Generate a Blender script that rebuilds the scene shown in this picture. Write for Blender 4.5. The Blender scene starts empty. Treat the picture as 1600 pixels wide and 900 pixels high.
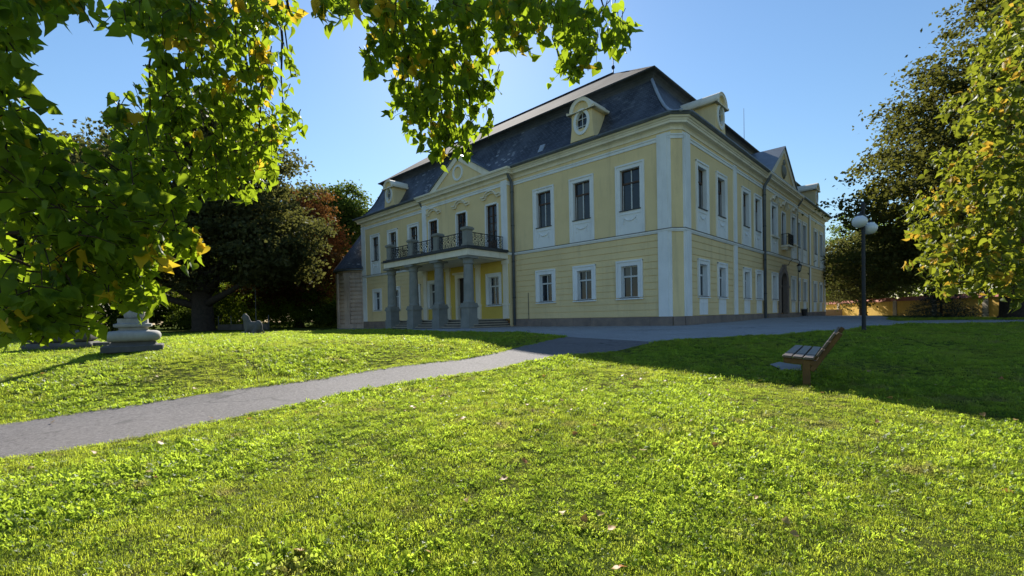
import bpy, bmesh, math, random
import numpy as np
from mathutils import Vector, Matrix
from mathutils.geometry import delaunay_2d_cdt
random.seed(7); RNG = np.random.default_rng(11)
SC = bpy.context.scene
COL = SC.collection

# ------------------------------------------------------------------ camera
PITCH, ROLL = -0.0198, -0.0213
def cam_axis(x, y, z):
    c, s = math.cos(ROLL), math.sin(ROLL); x, z = c*x - s*z, s*x + c*z
    c, s = math.cos(PITCH), math.sin(PITCH); y, z = c*y - s*z, s*y + c*z
    return Vector((x, y, z))
_r, _f, _u = cam_axis(1, 0, 0), cam_axis(0, 1, 0), cam_axis(0, 0, 1)
cd = bpy.data.cameras.new('camera'); cam = bpy.data.objects.new('camera', cd); COL.objects.link(cam)
cam.matrix_world = Matrix(((_r.x, _u.x, -_f.x, 0), (_r.y, _u.y, -_f.y, 0), (_r.z, _u.z, -_f.z, 0), (0, 0, 0, 1)))
cd.sensor_width = 36; cd.lens = 36*709.22/1600; cd.shift_y = 59.46/1600
cd.clip_start = .05; cd.clip_end = 3000
SC.camera = cam

# ------------------------------------------------------------------ sky, sun, exposure
SUN_EL, SUN_AZ = math.radians(33.2), math.radians(-4.6)          # azimuth from +Y towards +X
sun_dir = Vector((math.sin(SUN_AZ)*math.cos(SUN_EL), math.cos(SUN_AZ)*math.cos(SUN_EL), math.sin(SUN_EL)))
W = bpy.data.worlds.new('World'); SC.world = W; W.use_nodes = True
nt = W.node_tree; bg = nt.nodes['Background']
sky = nt.nodes.new('ShaderNodeTexSky'); sky.sky_type = 'NISHITA'; sky.sun_disc = False
sky.sun_elevation = SUN_EL; sky.sun_rotation = SUN_AZ; sky.altitude = 0; sky.air_density = 1.55; sky.dust_density = .16; sky.ozone_density = 7
nt.links.new(sky.outputs[0], bg.inputs[0]); bg.inputs[1].default_value = .073
ld = bpy.data.lights.new('sun', 'SUN'); ld.energy = 5.0; ld.angle = math.radians(.5); ld.color = (1, .95, .86)
lo = bpy.data.objects.new('sun', ld); COL.objects.link(lo)
lo.rotation_euler = (-sun_dir).to_track_quat('-Z', 'Y').to_euler(); lo.location = (0, 0, 60)
SC.view_settings.view_transform = 'Standard'; SC.view_settings.look = 'None'
SC.view_settings.exposure = 0.95; SC.view_settings.gamma = 1.0; SC.view_settings.use_curve_mapping = False
SC.render.engine = 'CYCLES'
SC.cycles.use_denoising = True
SC.cycles.max_bounces = 6; SC.cycles.diffuse_bounces = 4; SC.cycles.glossy_bounces = 2; SC.cycles.transmission_bounces = 4
SC.cycles.sample_clamp_indirect = 6

# ------------------------------------------------------------------ materials
MATS = {}
def nodes_of(name):
    m = bpy.data.materials.new(name); m.use_nodes = True; MATS[name] = m
    return m, m.node_tree, m.node_tree.nodes['Principled BSDF'], m.node_tree.nodes['Material Output']
def nd(t, typ, **kw):
    n = t.nodes.new(typ)
    for k, v in kw.items():
        if k.startswith('i_'): n.inputs[k[2:].replace('_', ' ')].default_value = v
        else: setattr(n, k, v)
    return n
def rgba(c): return (c[0], c[1], c[2], 1)
def noise(t, vec, scale, detail=4, rough=.6):
    n = nd(t, 'ShaderNodeTexNoise'); n.inputs['Scale'].default_value = scale; n.inputs['Detail'].default_value = detail; n.inputs['Roughness'].default_value = rough
    t.links.new(vec, n.inputs['Vector']); return n.outputs['Fac']
def mapr(t, v, a, b, c=0., d=1.):
    n = nd(t, 'ShaderNodeMapRange'); t.links.new(v, n.inputs[0])
    for i, x in zip((1, 2, 3, 4), (a, b, c, d)): n.inputs[i].default_value = x
    return n.outputs[0]
def mix(t, fac, a, b, mode='MIX'):
    n = nd(t, 'ShaderNodeMix', data_type='RGBA', blend_type=mode)
    for sock, v in ((n.inputs[0], fac), (n.inputs[6], a), (n.inputs[7], b)):
        if hasattr(v, 'links') or isinstance(v, bpy.types.NodeSocket): t.links.new(v, sock)
        elif isinstance(v, (int, float)): sock.default_value = v
        else: sock.default_value = rgba(v)
    return n.outputs[2]
def geo_pos(t, sx=1, sy=1, sz=1):
    g = nd(t, 'ShaderNodeNewGeometry')
    if (sx, sy, sz) == (1, 1, 1): return g.outputs['Position']
    m = nd(t, 'ShaderNodeVectorMath', operation='MULTIPLY'); t.links.new(g.outputs['Position'], m.inputs[0]); m.inputs[1].default_value = (sx, sy, sz)
    return m.outputs[0]
def bump(t, p, h, strength, dist):
    b = nd(t, 'ShaderNodeBump'); b.inputs['Strength'].default_value = strength; b.inputs['Distance'].default_value = dist
    t.links.new(h, b.inputs['Height']); t.links.new(b.outputs[0], p.inputs['Normal'])
def surf(name, c1, c2, scale=1.2, rough=.75, stain=None, stain_amt=.35, fine=None, bstr=0., bscale=60, bdist=.01, spec=.3, streak=False):
    m, t, p, o = nodes_of(name); P = geo_pos(t)
    col = mix(t, mapr(t, noise(t, P, scale, 5), .35, .65), c1, c2)
    if stain is not None:
        Q = geo_pos(t, 2.2, 2.2, .28) if streak else P
        col = mix(t, mapr(t, noise(t, Q, .8 if streak else scale*.45, 6, .7), .52, .78, 0, stain_amt), col, stain)
    if fine: col = mix(t, mapr(t, noise(t, P, fine[0], 3), .3, .7, 0, fine[1]), col, tuple(x*.55 for x in c1))
    t.links.new(col, p.inputs['Base Color']); p.inputs['Roughness'].default_value = rough; p.inputs['Specular IOR Level'].default_value = spec
    if bstr: bump(t, p, noise(t, P, bscale, 4), bstr, bdist)
    return m
surf('plaster', (.86, .68, .37), (.78, .615, .33), .5, .85, (.45, .36, .23), .55, (35, .14), .35, 45, .006, .2, True)
surf('plaster_bright', (.74, .55, .12), (.66, .48, .10), .6, .85, (.4, .3, .1), .2, (35, .1), .3, 45, .006, .2, True)
surf('trim', (.86, .87, .86), (.78, .79, .78), .9, .7, (.32, .31, .27), .35, (40, .1), .2, 40, .004, .25, True)
surf('cream', (.88, .81, .66), (.80, .73, .59), .9, .75, (.3, .27, .2), .35, (40, .1), .2, 40, .004, .25, True)
surf('plinth_stone', (.30, .235, .19), (.21, .17, .15), 1.6, .9, (.09, .08, .075), .6, (22, .3), .6, 30, .015)
surf('grey_stone', (.29, .29, .265), (.22, .225, .205), 1.5, .9, (.10, .10, .09), .5, (25, .3), .5, 30, .012)
surf('statue_stone', (.42, .40, .36), (.31, .30, .27), 3, .9, (.12, .12, .10), .7, (25, .25), .5, 30, .01)
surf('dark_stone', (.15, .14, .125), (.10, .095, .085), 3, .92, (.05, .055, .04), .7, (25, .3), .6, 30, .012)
surf('old_plaster', (.64, .50, .40), (.46, .35, .29), .7, .9, (.12, .10, .09), .8, (20, .3), .6, 20, .015, .2, True)
surf('zinc', (.13, .15, .17), (.09, .105, .125), 2, .45, (.06, .065, .07), .4, None, .1, 30, .004, .5)
surf('flashing', (.06, .065, .075), (.04, .045, .05), 2, .5)
surf('hip_metal', (.34, .38, .44), (.26, .30, .36), 2, .5, (.12, .13, .15), .4)
surf('brown_wood', (.105, .055, .032), (.07, .036, .022), 4, .5, None, 0, (60, .2))
surf('dark_wood', (.03, .02, .016), (.018, .013, .011), 4, .5)
surf('white_wood', (.62, .63, .62), (.54, .55, .55), 3, .5)
surf('iron', (.018, .020, .024), (.012, .013, .016), 6, .5, None, 0, None, .2, 80, .002, .4)
surf('bench_wood', (.19, .10, .03), (.12, .062, .02), 5, .55, (.05, .03, .02), .5, (50, .3), .3, 60, .003, .4)
surf('bench_slat', (.17, .13, .10), (.115, .085, .065), 5, .42, (.07, .05, .04), .5, (50, .3), .3, 60, .003, .45)
surf('bark', (.055, .042, .032), (.03, .024, .019), 5, .95, None, 0, None, .9, 14, .05)
surf('twig', (.075, .055, .035), (.045, .034, .023), 8, 1, spec=0)
surf('ochre_wall', (.76, .48, .11), (.66, .41, .09), .8, .9, (.25, .16, .06), .5, (20, .15), .3, 30, .01, .2, True)
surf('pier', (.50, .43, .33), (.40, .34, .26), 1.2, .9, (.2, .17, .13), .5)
surf('coping_tile', (.42, .15, .095), (.31, .105, .07), 3, .85, (.16, .09, .07), .5)
surf('concrete', (.27, .265, .255), (.2, .2, .19), 2, .9, (.12, .12, .11), .5, (40, .3))
def glass_mat(name, base, rough=.04):
    m, t, p, o = nodes_of(name); P = geo_pos(t)
    oi = nd(t, 'ShaderNodeObjectInfo').outputs['Random']
    gl = mix(t, mapr(t, noise(t, P, 1.1, 3), .4, .65), base, tuple(x*2.2 for x in base)); gl = mix(t, mapr(t, oi, .72, .95, 0, .8), gl, (.10, .10, .095))
    t.links.new(gl, p.inputs['Base Color'])
    p.inputs['Roughness'].default_value = rough; p.inputs['IOR'].default_value = 1.55; p.inputs['Specular IOR Level'].default_value = .5
    bump(t, p, noise(t, P, 2.3, 2), .12, .02)
glass_mat('pane_glass', (.012, .015, .019))
m, t, p, o = nodes_of('opal_globe'); p.inputs['Base Color'].default_value = (.72, .74, .74, 1); p.inputs['Roughness'].default_value = .22; p.inputs['Subsurface Weight'].default_value = .25; p.inputs['Subsurface Radius'].default_value = (.1, .1, .1)
m, t, p, o = nodes_of('lantern_glass'); p.inputs['Base Color'].default_value = (.5, .52, .5, 1); p.inputs['Roughness'].default_value = .2

def slate_mat(name, c1, c2, speck, bw=.28, rh=.17, srough=.55, sspec=.4):
    m, t, p, o = nodes_of(name)
    uv = nd(t, 'ShaderNodeUVMap', uv_map='UVMap').outputs[0]
    b = nd(t, 'ShaderNodeTexBrick', offset=.5); t.links.new(uv, b.inputs['Vector'])
    b.inputs['Color1'].default_value = rgba(c1); b.inputs['Color2'].default_value = rgba(c2); b.inputs['Mortar'].default_value = rgba(tuple(x*.3 for x in c2))
    b.inputs['Scale'].default_value = 1; b.inputs['Mortar Size'].default_value = .022; b.inputs['Mortar Smooth'].default_value = .3
    b.inputs['Brick Width'].default_value = bw; b.inputs['Row Height'].default_value = rh; b.inputs['Bias'].default_value = -.1
    P = geo_pos(t)
    col = mix(t, mapr(t, noise(t, P, .45, 5), .42, .66, 0, .55), b.outputs['Color'], tuple(x*1.9 for x in c1))
    v = nd(t, 'ShaderNodeTexWhiteNoise'); 
    sn = nd(t, 'ShaderNodeVectorMath', operation='SNAP'); t.links.new(uv, sn.inputs[0]); sn.inputs[1].default_value = (bw, rh, 1); t.links.new(sn.outputs[0], v.inputs['Vector'])
    reg = mapr(t, noise(t, P, .22, 3), .50, .66)
    sp = nd(t, 'ShaderNodeMath', operation='MULTIPLY'); t.links.new(mapr(t, v.outputs['Value'], .86, .9), sp.inputs[0]); t.links.new(reg, sp.inputs[1])
    col = mix(t, sp.outputs[0], col, speck)
    t.links.new(col, p.inputs['Base Color']); p.inputs['Roughness'].default_value = srough; p.inputs['Specular IOR Level'].default_value = sspec
    ad = nd(t, 'ShaderNodeMath', operation='ADD'); t.links.new(b.outputs['Fac'], ad.inputs[0]); t.links.new(noise(t, P, 9, 3), ad.inputs[1])
    bump(t, p, ad.outputs[0], -.9, .05)
slate_mat('slate', (.060, .067, .084), (.018, .022, .031), (.30, .31, .33))
slate_mat('roof_shingle', (.11, .092, .088), (.04, .034, .034), (.2, .18, .16), .35, .22, .95, .05)

def leaf_mat(name, c1, c2, trans, tw=.45, rough=.5, spec=.25, yellow=None):
    m, t, p, o = nodes_of(name)
    a = nd(t, 'ShaderNodeAttribute', attribute_name='tint').outputs['Fac']
    col = mix(t, a, c1, c2); tcol = mix(t, a, tuple(x*.75 for x in trans), trans)
    if yellow is not None:
        k = mapr(t, a, .9, .93); col = mix(t, k, col, yellow); tcol = mix(t, k, tcol, tuple(x*1.15 for x in yellow))
    t.links.new(col, p.inputs['Base Color']); p.inputs['Roughness'].default_value = rough; p.inputs['Specular IOR Level'].default_value = spec
    tr = nd(t, 'ShaderNodeBsdfTranslucent'); t.links.new(tcol, tr.inputs[0])
    ms = nd(t, 'ShaderNodeMixShader'); ms.inputs[0].default_value = tw
    t.links.new(p.outputs[0], ms.inputs[1]); t.links.new(tr.outputs[0], ms.inputs[2]); t.links.new(ms.outputs[0], o.inputs[0])
leaf_mat('linden_leaf', (.050, .105, .014), (.11, .175, .022), (.42, .56, .025), .55, .5, .16, (.62, .44, .03))
leaf_mat('linden_leaf_pale', (.050, .085, .014), (.14, .165, .025), (.36, .40, .03), .46, .5, .2, (.55, .36, .04))
leaf_mat('beech_dark', (.044, .058, .024), (.092, .086, .038), (.20, .20, .045), .35, .7, .04)
leaf_mat('beech_red', (.045, .042, .018), (.21, .062, .03), (.27, .13, .03), .36, .7, .04)
leaf_mat('copper_leaf', (.034, .050, .015), (.085, .070, .022), (.19, .19, .03), .4, .7, .04)
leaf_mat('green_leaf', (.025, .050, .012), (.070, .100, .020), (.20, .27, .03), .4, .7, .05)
leaf_mat('sunny_leaf', (.050, .085, .012), (.11, .16, .02), (.36, .46, .03), .45, .7, .05)  # lighter copy of green_leaf, sunlight put into the leaf colour
leaf_mat('spruce_needle', (.020, .032, .028), (.055, .070, .055), (.05, .07, .04), .15)
leaf_mat('fallen_leaf', (.50, .36, .12), (.42, .16, .05), (.5, .3, .08), .3)
def grass_mat(name, c1, c2, c3, trans, tw=.5):
    m, t, p, o = nodes_of(name); P = geo_pos(t)
    oi = nd(t, 'ShaderNodeObjectInfo').outputs['Random']
    a = nd(t, 'ShaderNodeAttribute', attribute_name='tint').outputs['Fac']
    dry = mapr(t, noise(t, P, 1.7, 5, .65), .56, .72)
    col = mix(t, a, c1, c2); col = mix(t, mapr(t, noise(t, P, .55, 4), .40, .64), col, c3)
    col = mix(t, dry, col, (.24, .20, .075))
    col = mix(t, mapr(t, oi, 0, 1, 0, .5), col, tuple(x*.6 for x in c1))
    t.links.new(col, p.inputs['Base Color']); p.inputs['Roughness'].default_value = .4; p.inputs['Specular IOR Level'].default_value = .2
    tr = nd(t, 'ShaderNodeBsdfTranslucent'); t.links.new(mix(t, dry, mix(t, mapr(t, noise(t, P, 3.1, 4), .42, .62, 0, .6), trans, c1), (.46, .40, .12)), tr.inputs[0])
    ms = nd(t, 'ShaderNodeMixShader'); ms.inputs[0].default_value = tw
    t.links.new(p.outputs[0], ms.inputs[1]); t.links.new(tr.outputs[0], ms.inputs[2]); t.links.new(ms.outputs[0], o.inputs[0])
grass_mat('grass_blade', (.10, .175, .016), (.155, .215, .025), (.22, .225, .05), (.62, .71, .06), .6)
grass_mat('clover', (.085, .17, .014), (.13, .21, .02), (.17, .215, .03), (.56, .71, .06), .6)
# soil and lawn under the grass
m, t, p, o = nodes_of('lawn_ground'); P = geo_pos(t)
col = mix(t, mapr(t, noise(t, P, .5, 5), .38, .64), (.085, .12, .022), (.14, .135, .05))
col = mix(t, mapr(t, noise(t, P, 14, 4), .35, .7, 0, .8), col, (.045, .065, .012))
col = mix(t, mapr(t, noise(t, P, 3.1, 4), .62, .75, 0, .5), col, (.10, .085, .04))
t.links.new(col, p.inputs['Base Color']); p.inputs['Roughness'].default_value = 1; p.inputs['Specular IOR Level'].default_value = 0
bump(t, p, noise(t, P, 22, 5, .75), 1.0, .06)
def asphalt(name, c1, c2, crack):
    m, t, p, o = nodes_of(name); P = geo_pos(t)
    col = mix(t, mapr(t, noise(t, P, .6, 6), .35, .66), c1, c2)
    col = mix(t, mapr(t, noise(t, P, 22, 6, .95), .495, .54, 0, .6), col, tuple(min(1, x*1.9) for x in c1))
    col = mix(t, mapr(t, noise(t, P, 17, 8, .95), .53, .57, 0, .65), col, tuple(x*.35 for x in c2))
    vo = nd(t, 'ShaderNodeTexVoronoi', feature='DISTANCE_TO_EDGE'); vo.inputs['Scale'].default_value = .33
    wv = nd(t, 'ShaderNodeVectorMath', operation='ADD'); nn = nd(t, 'ShaderNodeTexNoise'); nn.inputs['Scale'].default_value = 1.3; nn.inputs['Detail'].default_value = 6
    t.links.new(P, nn.inputs['Vector']); t.links.new(P, wv.inputs[0]); t.links.new(nn.outputs['Color'], wv.inputs[1]); t.links.new(wv.outputs[0], vo.inputs['Vector'])
    ck = mapr(t, vo.outputs['Distance'], 0, .014, 1, 0)
    ml = nd(t, 'ShaderNodeMath', operation='MULTIPLY'); t.links.new(ck, ml.inputs[0]); t.links.new(mapr(t, noise(t, P, .35, 3), .45, .6, 0, crack), ml.inputs[1])
    col = mix(t, ml.outputs[0], col, (.02, .02, .02))
    t.links.new(col, p.inputs['Base Color']); p.inputs['Roughness'].default_value = .85; p.inputs['Specular IOR Level'].default_value = .25
    bump(t, p, noise(t, P, 80, 3), .7, .012)
asphalt('path_asphalt', (.148, .133, .128), (.108, .097, .094), .6)
asphalt('plaza_asphalt', (.29, .285, .28), (.22, .215, .215), .9)

# ------------------------------------------------------------------ mesh helpers
class MB:
    def __init__(s): s.v = []; s.f = []; s.uv = {}
    def add(s, vs, fs, M=None):
        o = len(s.v)
        s.v += [tuple(M @ Vector(q)) for q in vs] if M is not None else [tuple(q) for q in vs]
        s.f += [tuple(i+o for i in q) for q in fs]; return s
    def box(s, x0, x1, y0, y1, z0, z1, M=None):
        return s.add([(x0,y0,z0),(x1,y0,z0),(x1,y1,z0),(x0,y1,z0),(x0,y0,z1),(x1,y0,z1),(x1,y1,z1),(x0,y1,z1)],
              [(0,3,2,1),(4,5,6,7),(0,1,5,4),(1,2,6,5),(2,3,7,6),(3,0,4,7)], M)
    def prism(s, poly, y0, y1, M=None):        # poly in x,z, extruded along y
        n = len(poly); vs = [(a, y1, b) for a, b in poly] + [(a, y0, b) for a, b in poly]
        fs = [tuple(range(n))[::-1], tuple(range(n, 2*n))] + [(i, (i+1) % n, n+(i+1) % n, n+i) for i in range(n)]
        return s.add(vs, fs, M)
    def ring(s, outer, inner, y0, y1, M=None):  # band between two outlines with equal counts, x,z, extruded
        n = len(outer); vs = [(a, y, b) for y in (y1, y0) for P in (outer, inner) for a, b in P]; fs = []
        for i in range(n):
            j = (i+1) % n
            fs += [(i, n+i, n+j, j), (2*n+i, 2*n+j, 3*n+j, 3*n+i), (i, j, 2*n+j, 2*n+i), (n+i, 3*n+i, 3*n+j, n+j)]
        return s.add(vs, fs, M)
    def lathe(s, prof, n=20, M=None, mod=None):
        vs = []; fs = []
        for k, (r, z) in enumerate(prof):
            for i in range(n):
                a = 2*math.pi*i/n; rr = r*(mod(i, k) if mod else 1); vs.append((rr*math.cos(a), rr*math.sin(a), z))
        for k in range(len(prof)-1):
            for i in range(n): j = (i+1) % n; fs.append((k*n+i, k*n+j, (k+1)*n+j, (k+1)*n+i))
        fs.append(tuple(range(n))[::-1]); fs.append(tuple(range((len(prof)-1)*n, len(prof)*n)))
        return s.add(vs, fs, M)
    def tube(s, pts, r, n=6, M=None):
        pts = [Vector(q) for q in pts]; rs = r if isinstance(r, (list, tuple)) else [r]*len(pts); vs = []; fs = []
        ref = None
        for i, q in enumerate(pts):
            d = (pts[min(i+1, len(pts)-1)] - pts[max(i-1, 0)])
            d = d.normalized() if d.length > 1e-9 else Vector((0, 0, 1))
            if ref is None: ref = Vector((0, 0, 1)) if abs(d.z) < .9 else Vector((1, 0, 0))
            a = d.cross(ref); a = a.normalized() if a.length > 1e-6 else Vector((1, 0, 0)); b = a.cross(d).normalized(); ref = b
            for k in range(n):
                t = 2*math.pi*k/n; vs.append(q + (a*math.cos(t) + b*math.sin(t))*rs[i])
        for i in range(len(pts)-1):
            for k in range(n): j = (k+1) % n; fs.append((i*n+k, i*n+j, (i+1)*n+j, (i+1)*n+k))
        fs.append(tuple(range(n))[::-1]); fs.append(tuple(range((len(pts)-1)*n, len(pts)*n)))
        return s.add(vs, fs, M)
    def ball(s, c, rx, ry, rz, nu=14, nv=9, M=None):
        vs = [(c[0], c[1], c[2]-rz)]; fs = []
        for j in range(1, nv):
            b = -math.pi/2 + math.pi*j/nv
            for i in range(nu):
                a = 2*math.pi*i/nu; vs.append((c[0]+rx*math.cos(b)*math.cos(a), c[1]+ry*math.cos(b)*math.sin(a), c[2]+rz*math.sin(b)))
        vs.append((c[0], c[1], c[2]+rz)); L = len(vs)-1
        for i in range(nu):
            k = (i+1) % nu; fs.append((0, 1+k, 1+i)); fs.append((L, L-nu+i, L-nu+k))
            for j in range(nv-2): fs.append((1+j*nu+i, 1+j*nu+k, 1+(j+1)*nu+k, 1+(j+1)*nu+i))
        return s.add(vs, fs, M)
    def mesh(s, name, mat, smooth=False, uvs=None):
        me = bpy.data.meshes.new(name); me.from_pydata(s.v, [], s.f)
        bm = bmesh.new(); bm.from_mesh(me); bmesh.ops.recalc_face_normals(bm, faces=bm.faces); bm.to_mesh(me); bm.free()
        if mat: me.materials.append(MATS[mat])
        if smooth: me.shade_smooth()
        return me
    def build(s, name, mat, parent=None, M=None, smooth=False): return obj(name, s.mesh(name, mat, smooth), parent, M)
def obj(name, me, parent=None, M=None):
    o = bpy.data.objects.new(name, me); COL.objects.link(o)
    if parent is not None: o.parent = parent
    if M is not None: o.matrix_local = M
    return o
def empty(name, loc, label, cat, group=None):
    o = bpy.data.objects.new(name, None); COL.objects.link(o); o.location = loc; o.empty_display_size = .3; return tag(o, label, cat, group)
def tag(o, label, cat, group=None):
    o['label'] = label; o['category'] = cat
    if group: o['group'] = group
    return o
def struct(o): o['kind'] = 'structure'; return o
def np_mesh(name, V, F, mat, tint=None, smooth=False):
    V = np.asarray(V, np.float32); F = np.asarray(F, np.int32); k = F.shape[1]
    me = bpy.data.meshes.new(name); me.vertices.add(len(V)); me.vertices.foreach_set('co', V.ravel())
    me.loops.add(F.size); me.loops.foreach_set('vertex_index', F.ravel())
    me.polygons.add(len(F)); me.polygons.foreach_set('loop_start', np.arange(0, F.size, k, dtype=np.int32))
    try: me.polygons.foreach_set('loop_total', np.full(len(F), k, np.int32))
    except Exception: pass
    me.update(calc_edges=True); me.validate()
    if mat: me.materials.append(MATS[mat])
    if tint is not None:
        a = me.attributes.new('tint', 'FLOAT', 'POINT'); a.data.foreach_set('value', np.asarray(tint, np.float32))
    if smooth: me.shade_smooth()
    return me
def rz(a): return Matrix.Rotation(a, 4, 'Z')
def T(x, y, z): return Matrix.Translation((x, y, z))

# ------------------------------------------------------------------ terrain
dL = np.array([-0.71942123, 0.69457404]); dR = np.array([0.69457404, 0.71942123]); CC = np.array([9.13474, 24.5])
def FL(t, d=0): return tuple(CC + dL*t - dR*d)
def FR(s, d=0): return tuple(CC + dR*s - dL*d)
CP = [FL(0)+(-.67,), FL(7)+(-.69,), FL(13)+(-.69,), FL(26)+(-.85,), FL(34)+(-.87,), FR(3)+(-.64,), FR(9)+(-.61,), FR(15)+(-.52,), FR(26)+(-.5,), FR(39)+(-.6,),
 FL(17,6)+(-.72,), FL(30,8)+(-.8,), (0,0,-1.62), (0,3,-1.56), (5,3,-1.58), (-5,1,-1.66), (12,3,-1.5), (0,-8,-1.8), (-12,-5,-1.8), (14,-6,-1.7),
 (5,10,-1.28), (8,7.2,-1.38), (1.3,11.75,-1.12), (1,8,-1.33), (-2,6.5,-1.42), (-5.8,5.05,-1.5), (-8.1,7.1,-1.5), (-14,3,-1.6), (-16,6,-1.62), (-3.5,9.5,-1.3),
 (-7.7,10.7,-.78), (-5.2,12.2,-.78), (-2.4,13.9,-.80), (-6.6,7.8,-1.40), (-4.3,9.95,-1.27), (-1.3,12.3,-1.10), (-9.3,9.5,-.98), (1.5,17.5,-.8), (2.2,19,-.76), (-10.5,12.6,-.72), (-13,10.5,-.88), (-17,10,-1.0), (-6,17,-.68), (-15,26,-.68),
 (-25,22,-.75), (-30,44,-.7), (-45,30,-.8), (-20,55,-.8), (0,60,-.8), (12,12,-1.12), (13.6,17.5,-.82), (18,12,-1.15), (20,24,-.75), (28,24,-.8), (30,34,-.75),
 (45,40,-.85), (60,30,-.9), (30,10,-1.2), (50,60,-.7)]
CP = np.array(CP, float)
def _U(r): return np.where(r > 1e-12, r*np.log(np.maximum(r, 1e-12)), 0)
_n = len(CP); _A = np.zeros((_n+3, _n+3)); _A[:_n, :_n] = _U(((CP[:, None, :2]-CP[None, :, :2])**2).sum(-1)) + .25*np.eye(_n)
_A[:_n, _n] = 1; _A[:_n, _n+1:] = CP[:, :2]; _A[_n, :_n] = 1; _A[_n+1:, :_n] = CP[:, :2].T
_W = np.linalg.solve(_A, np.r_[CP[:, 2], 0, 0, 0])
def hgt(x, y):
    x = np.asarray(x, float); y = np.asarray(y, float); P = np.c_[x.ravel(), y.ravel()]; out = np.empty(len(P))
    for a in range(0, len(P), 20000):
        Q = P[a:a+20000]; r = ((Q[:, None, :]-CP[None, :, :2])**2).sum(-1); out[a:a+20000] = _U(r) @ _W[:-3] + _W[-3] + Q @ _W[-2:]
    R = np.hypot(P[:, 0], P[:, 1]-15); k = np.clip((R-45)/30, 0, 1); k = k*k*(3-2*k)
    return (out*(1-k) - .8*k).reshape(x.shape)
def h1(x, y): return float(hgt(np.array([x]), np.array([y]))[0])
def axis_steps():
    a = list(np.arange(-30, 30.01, .6)); x = 30.0; st = .8
    while x < 1800: st *= 1.18; x += st; a.append(x); a.insert(0, -x)
    return np.array(sorted(a))
gx = axis_steps(); gy = axis_steps() + 18
X, Y = np.meshgrid(gx, gy); Z = hgt(X, Y)
V = np.stack([X, Y, Z], -1).reshape(-1, 3); nx_, ny_ = len(gx), len(gy)
I = (np.arange(ny_-1)[:, None]*nx_ + np.arange(nx_-1)[None]).ravel()
struct(obj('lawn_ground', np_mesh('lawn_ground', V, np.stack([I, I+1, I+1+nx_, I+nx_], -1), 'lawn_ground', smooth=True)))
PATH_NEAR = [(-15.5,-2.2),(-12,.6),(-8.5,3.1),(-5.78,5.07),(-5.38,5.35),(-4.97,5.72),(-4.54,6.38),(-4.06,7.12),(-3,8.31),(-1.38,9.79),(.48,11.35),(1.77,12.2),(2.95,12.99)]
PATH_FAR = [(-17.5,-.2),(-13.5,3.0),(-10.4,5.4),(-8.04,7.02),(-6.62,7.85),(-5.72,8.6),(-4.29,9.95),(-2.57,11.3),(-1.28,12.3),(-.33,13.3),(.73,14.95),(1.95,17.5)]
PLAZA = [(4.8,15.22),(6.13,15.99),(7.76,16.34),(10.03,16.73),(11.96,17.3),(14.64,18.98),(18.9,22.0),(22.9,22.6),(26,22.2),(33,21),(45,18.5),(46,21),(38,24.2),(29.5,26.3),(26.4,27.4),(22.6,26.6),
 (24.4,29.5),(30,36),(38,47),(43,60),(38,63),(24,58),(8,62),(-8,60),(-19.5,52),(-17.2,43.5),(-9.41,33.36),(-3.22,22.9),(.84,19.32),(1.95,17.5)]
PATH = PATH_NEAR + [(4.8,15.22)] + PATH_FAR[::-1]
def inside(poly, x, y):
    poly = np.asarray(poly); r = np.zeros(x.shape, bool); j = len(poly)-1
    for i in range(len(poly)):
        xi, yi = poly[i]; xj, yj = poly[j]
        c = ((yi > y) != (yj > y)) & (x < (xj-xi)*(y-yi)/(yj-yi+1e-12)+xi); r ^= c; j = i
    return r
def wobble(poly, amp, step=.35):
    out = []
    for i in range(len(poly)):
        a = np.array(poly[i]); b = np.array(poly[(i+1) % len(poly)]); n = max(1, int(np.linalg.norm(b-a)/step))
        for k in range(n): out.append(tuple(a+(b-a)*k/n + (RNG.normal(0, amp, 2) if k else 0)))
    return out
def sheet(name, poly, mat, off, step, thick=0):
    pts = [Vector(q) for q in poly]; n = len(pts); P = np.array(poly)
    gx = np.arange(P[:, 0].min(), P[:, 0].max(), step); gy = np.arange(P[:, 1].min(), P[:, 1].max(), step); A, B = np.meshgrid(gx, gy); A = A.ravel(); B = B.ravel()
    k = inside(P, A, B); pts += [Vector((a, b)) for a, b in zip(A[k], B[k])]
    r = delaunay_2d_cdt(pts, [], [list(range(n))], 1, 1e-5)
    v = np.array([(q.x, q.y) for q in r[0]]); z = hgt(v[:, 0], v[:, 1]) + off
    return obj(name, np_mesh(name, np.c_[v, z], np.array([f for f in r[2] if len(f) == 3]), mat, smooth=True))
struct(sheet('plaza', wobble(PLAZA, .03, .8), 'plaza_asphalt', .008, .7))
struct(sheet('path', wobble(PATH, .025), 'path_asphalt', .014, .45))

# ------------------------------------------------------------------ mansion
LEN_L, LEN_R = 34.7, 39.3
def ts(t, s): return tuple(CC + dL*t + dR*s)
H0 = (CC[0], CC[1], -.7)
mansion = empty('mansion', H0, 'yellow two-storey baroque mansion with slate mansard roof and white trim', 'mansion')
OFF = T(-H0[0], -H0[1], -H0[2])
aL = math.atan2(dL[1], dL[0]); aR = math.atan2(-dR[1], -dR[0])
def ML(t, d=0, z=0): x, y = FL(t, d); return OFF @ T(x, y, z) @ rz(aL)       # local x along facade, y outward
def MR(s, d=0, z=0): x, y = FR(s, d); return OFF @ T(x, y, z) @ rz(aR)
Z_PL, Z_BELT, Z_BELT1, Z_STR, Z_STR1, Z_COR, Z_EAVE = -.15, 4.48, 4.66, 9.50, 9.76, 9.92, 10.62
RIS_L = (12.45, 22.95, .45); RIS_R = (15.3, 25.3, .2); CH = .44
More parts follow.
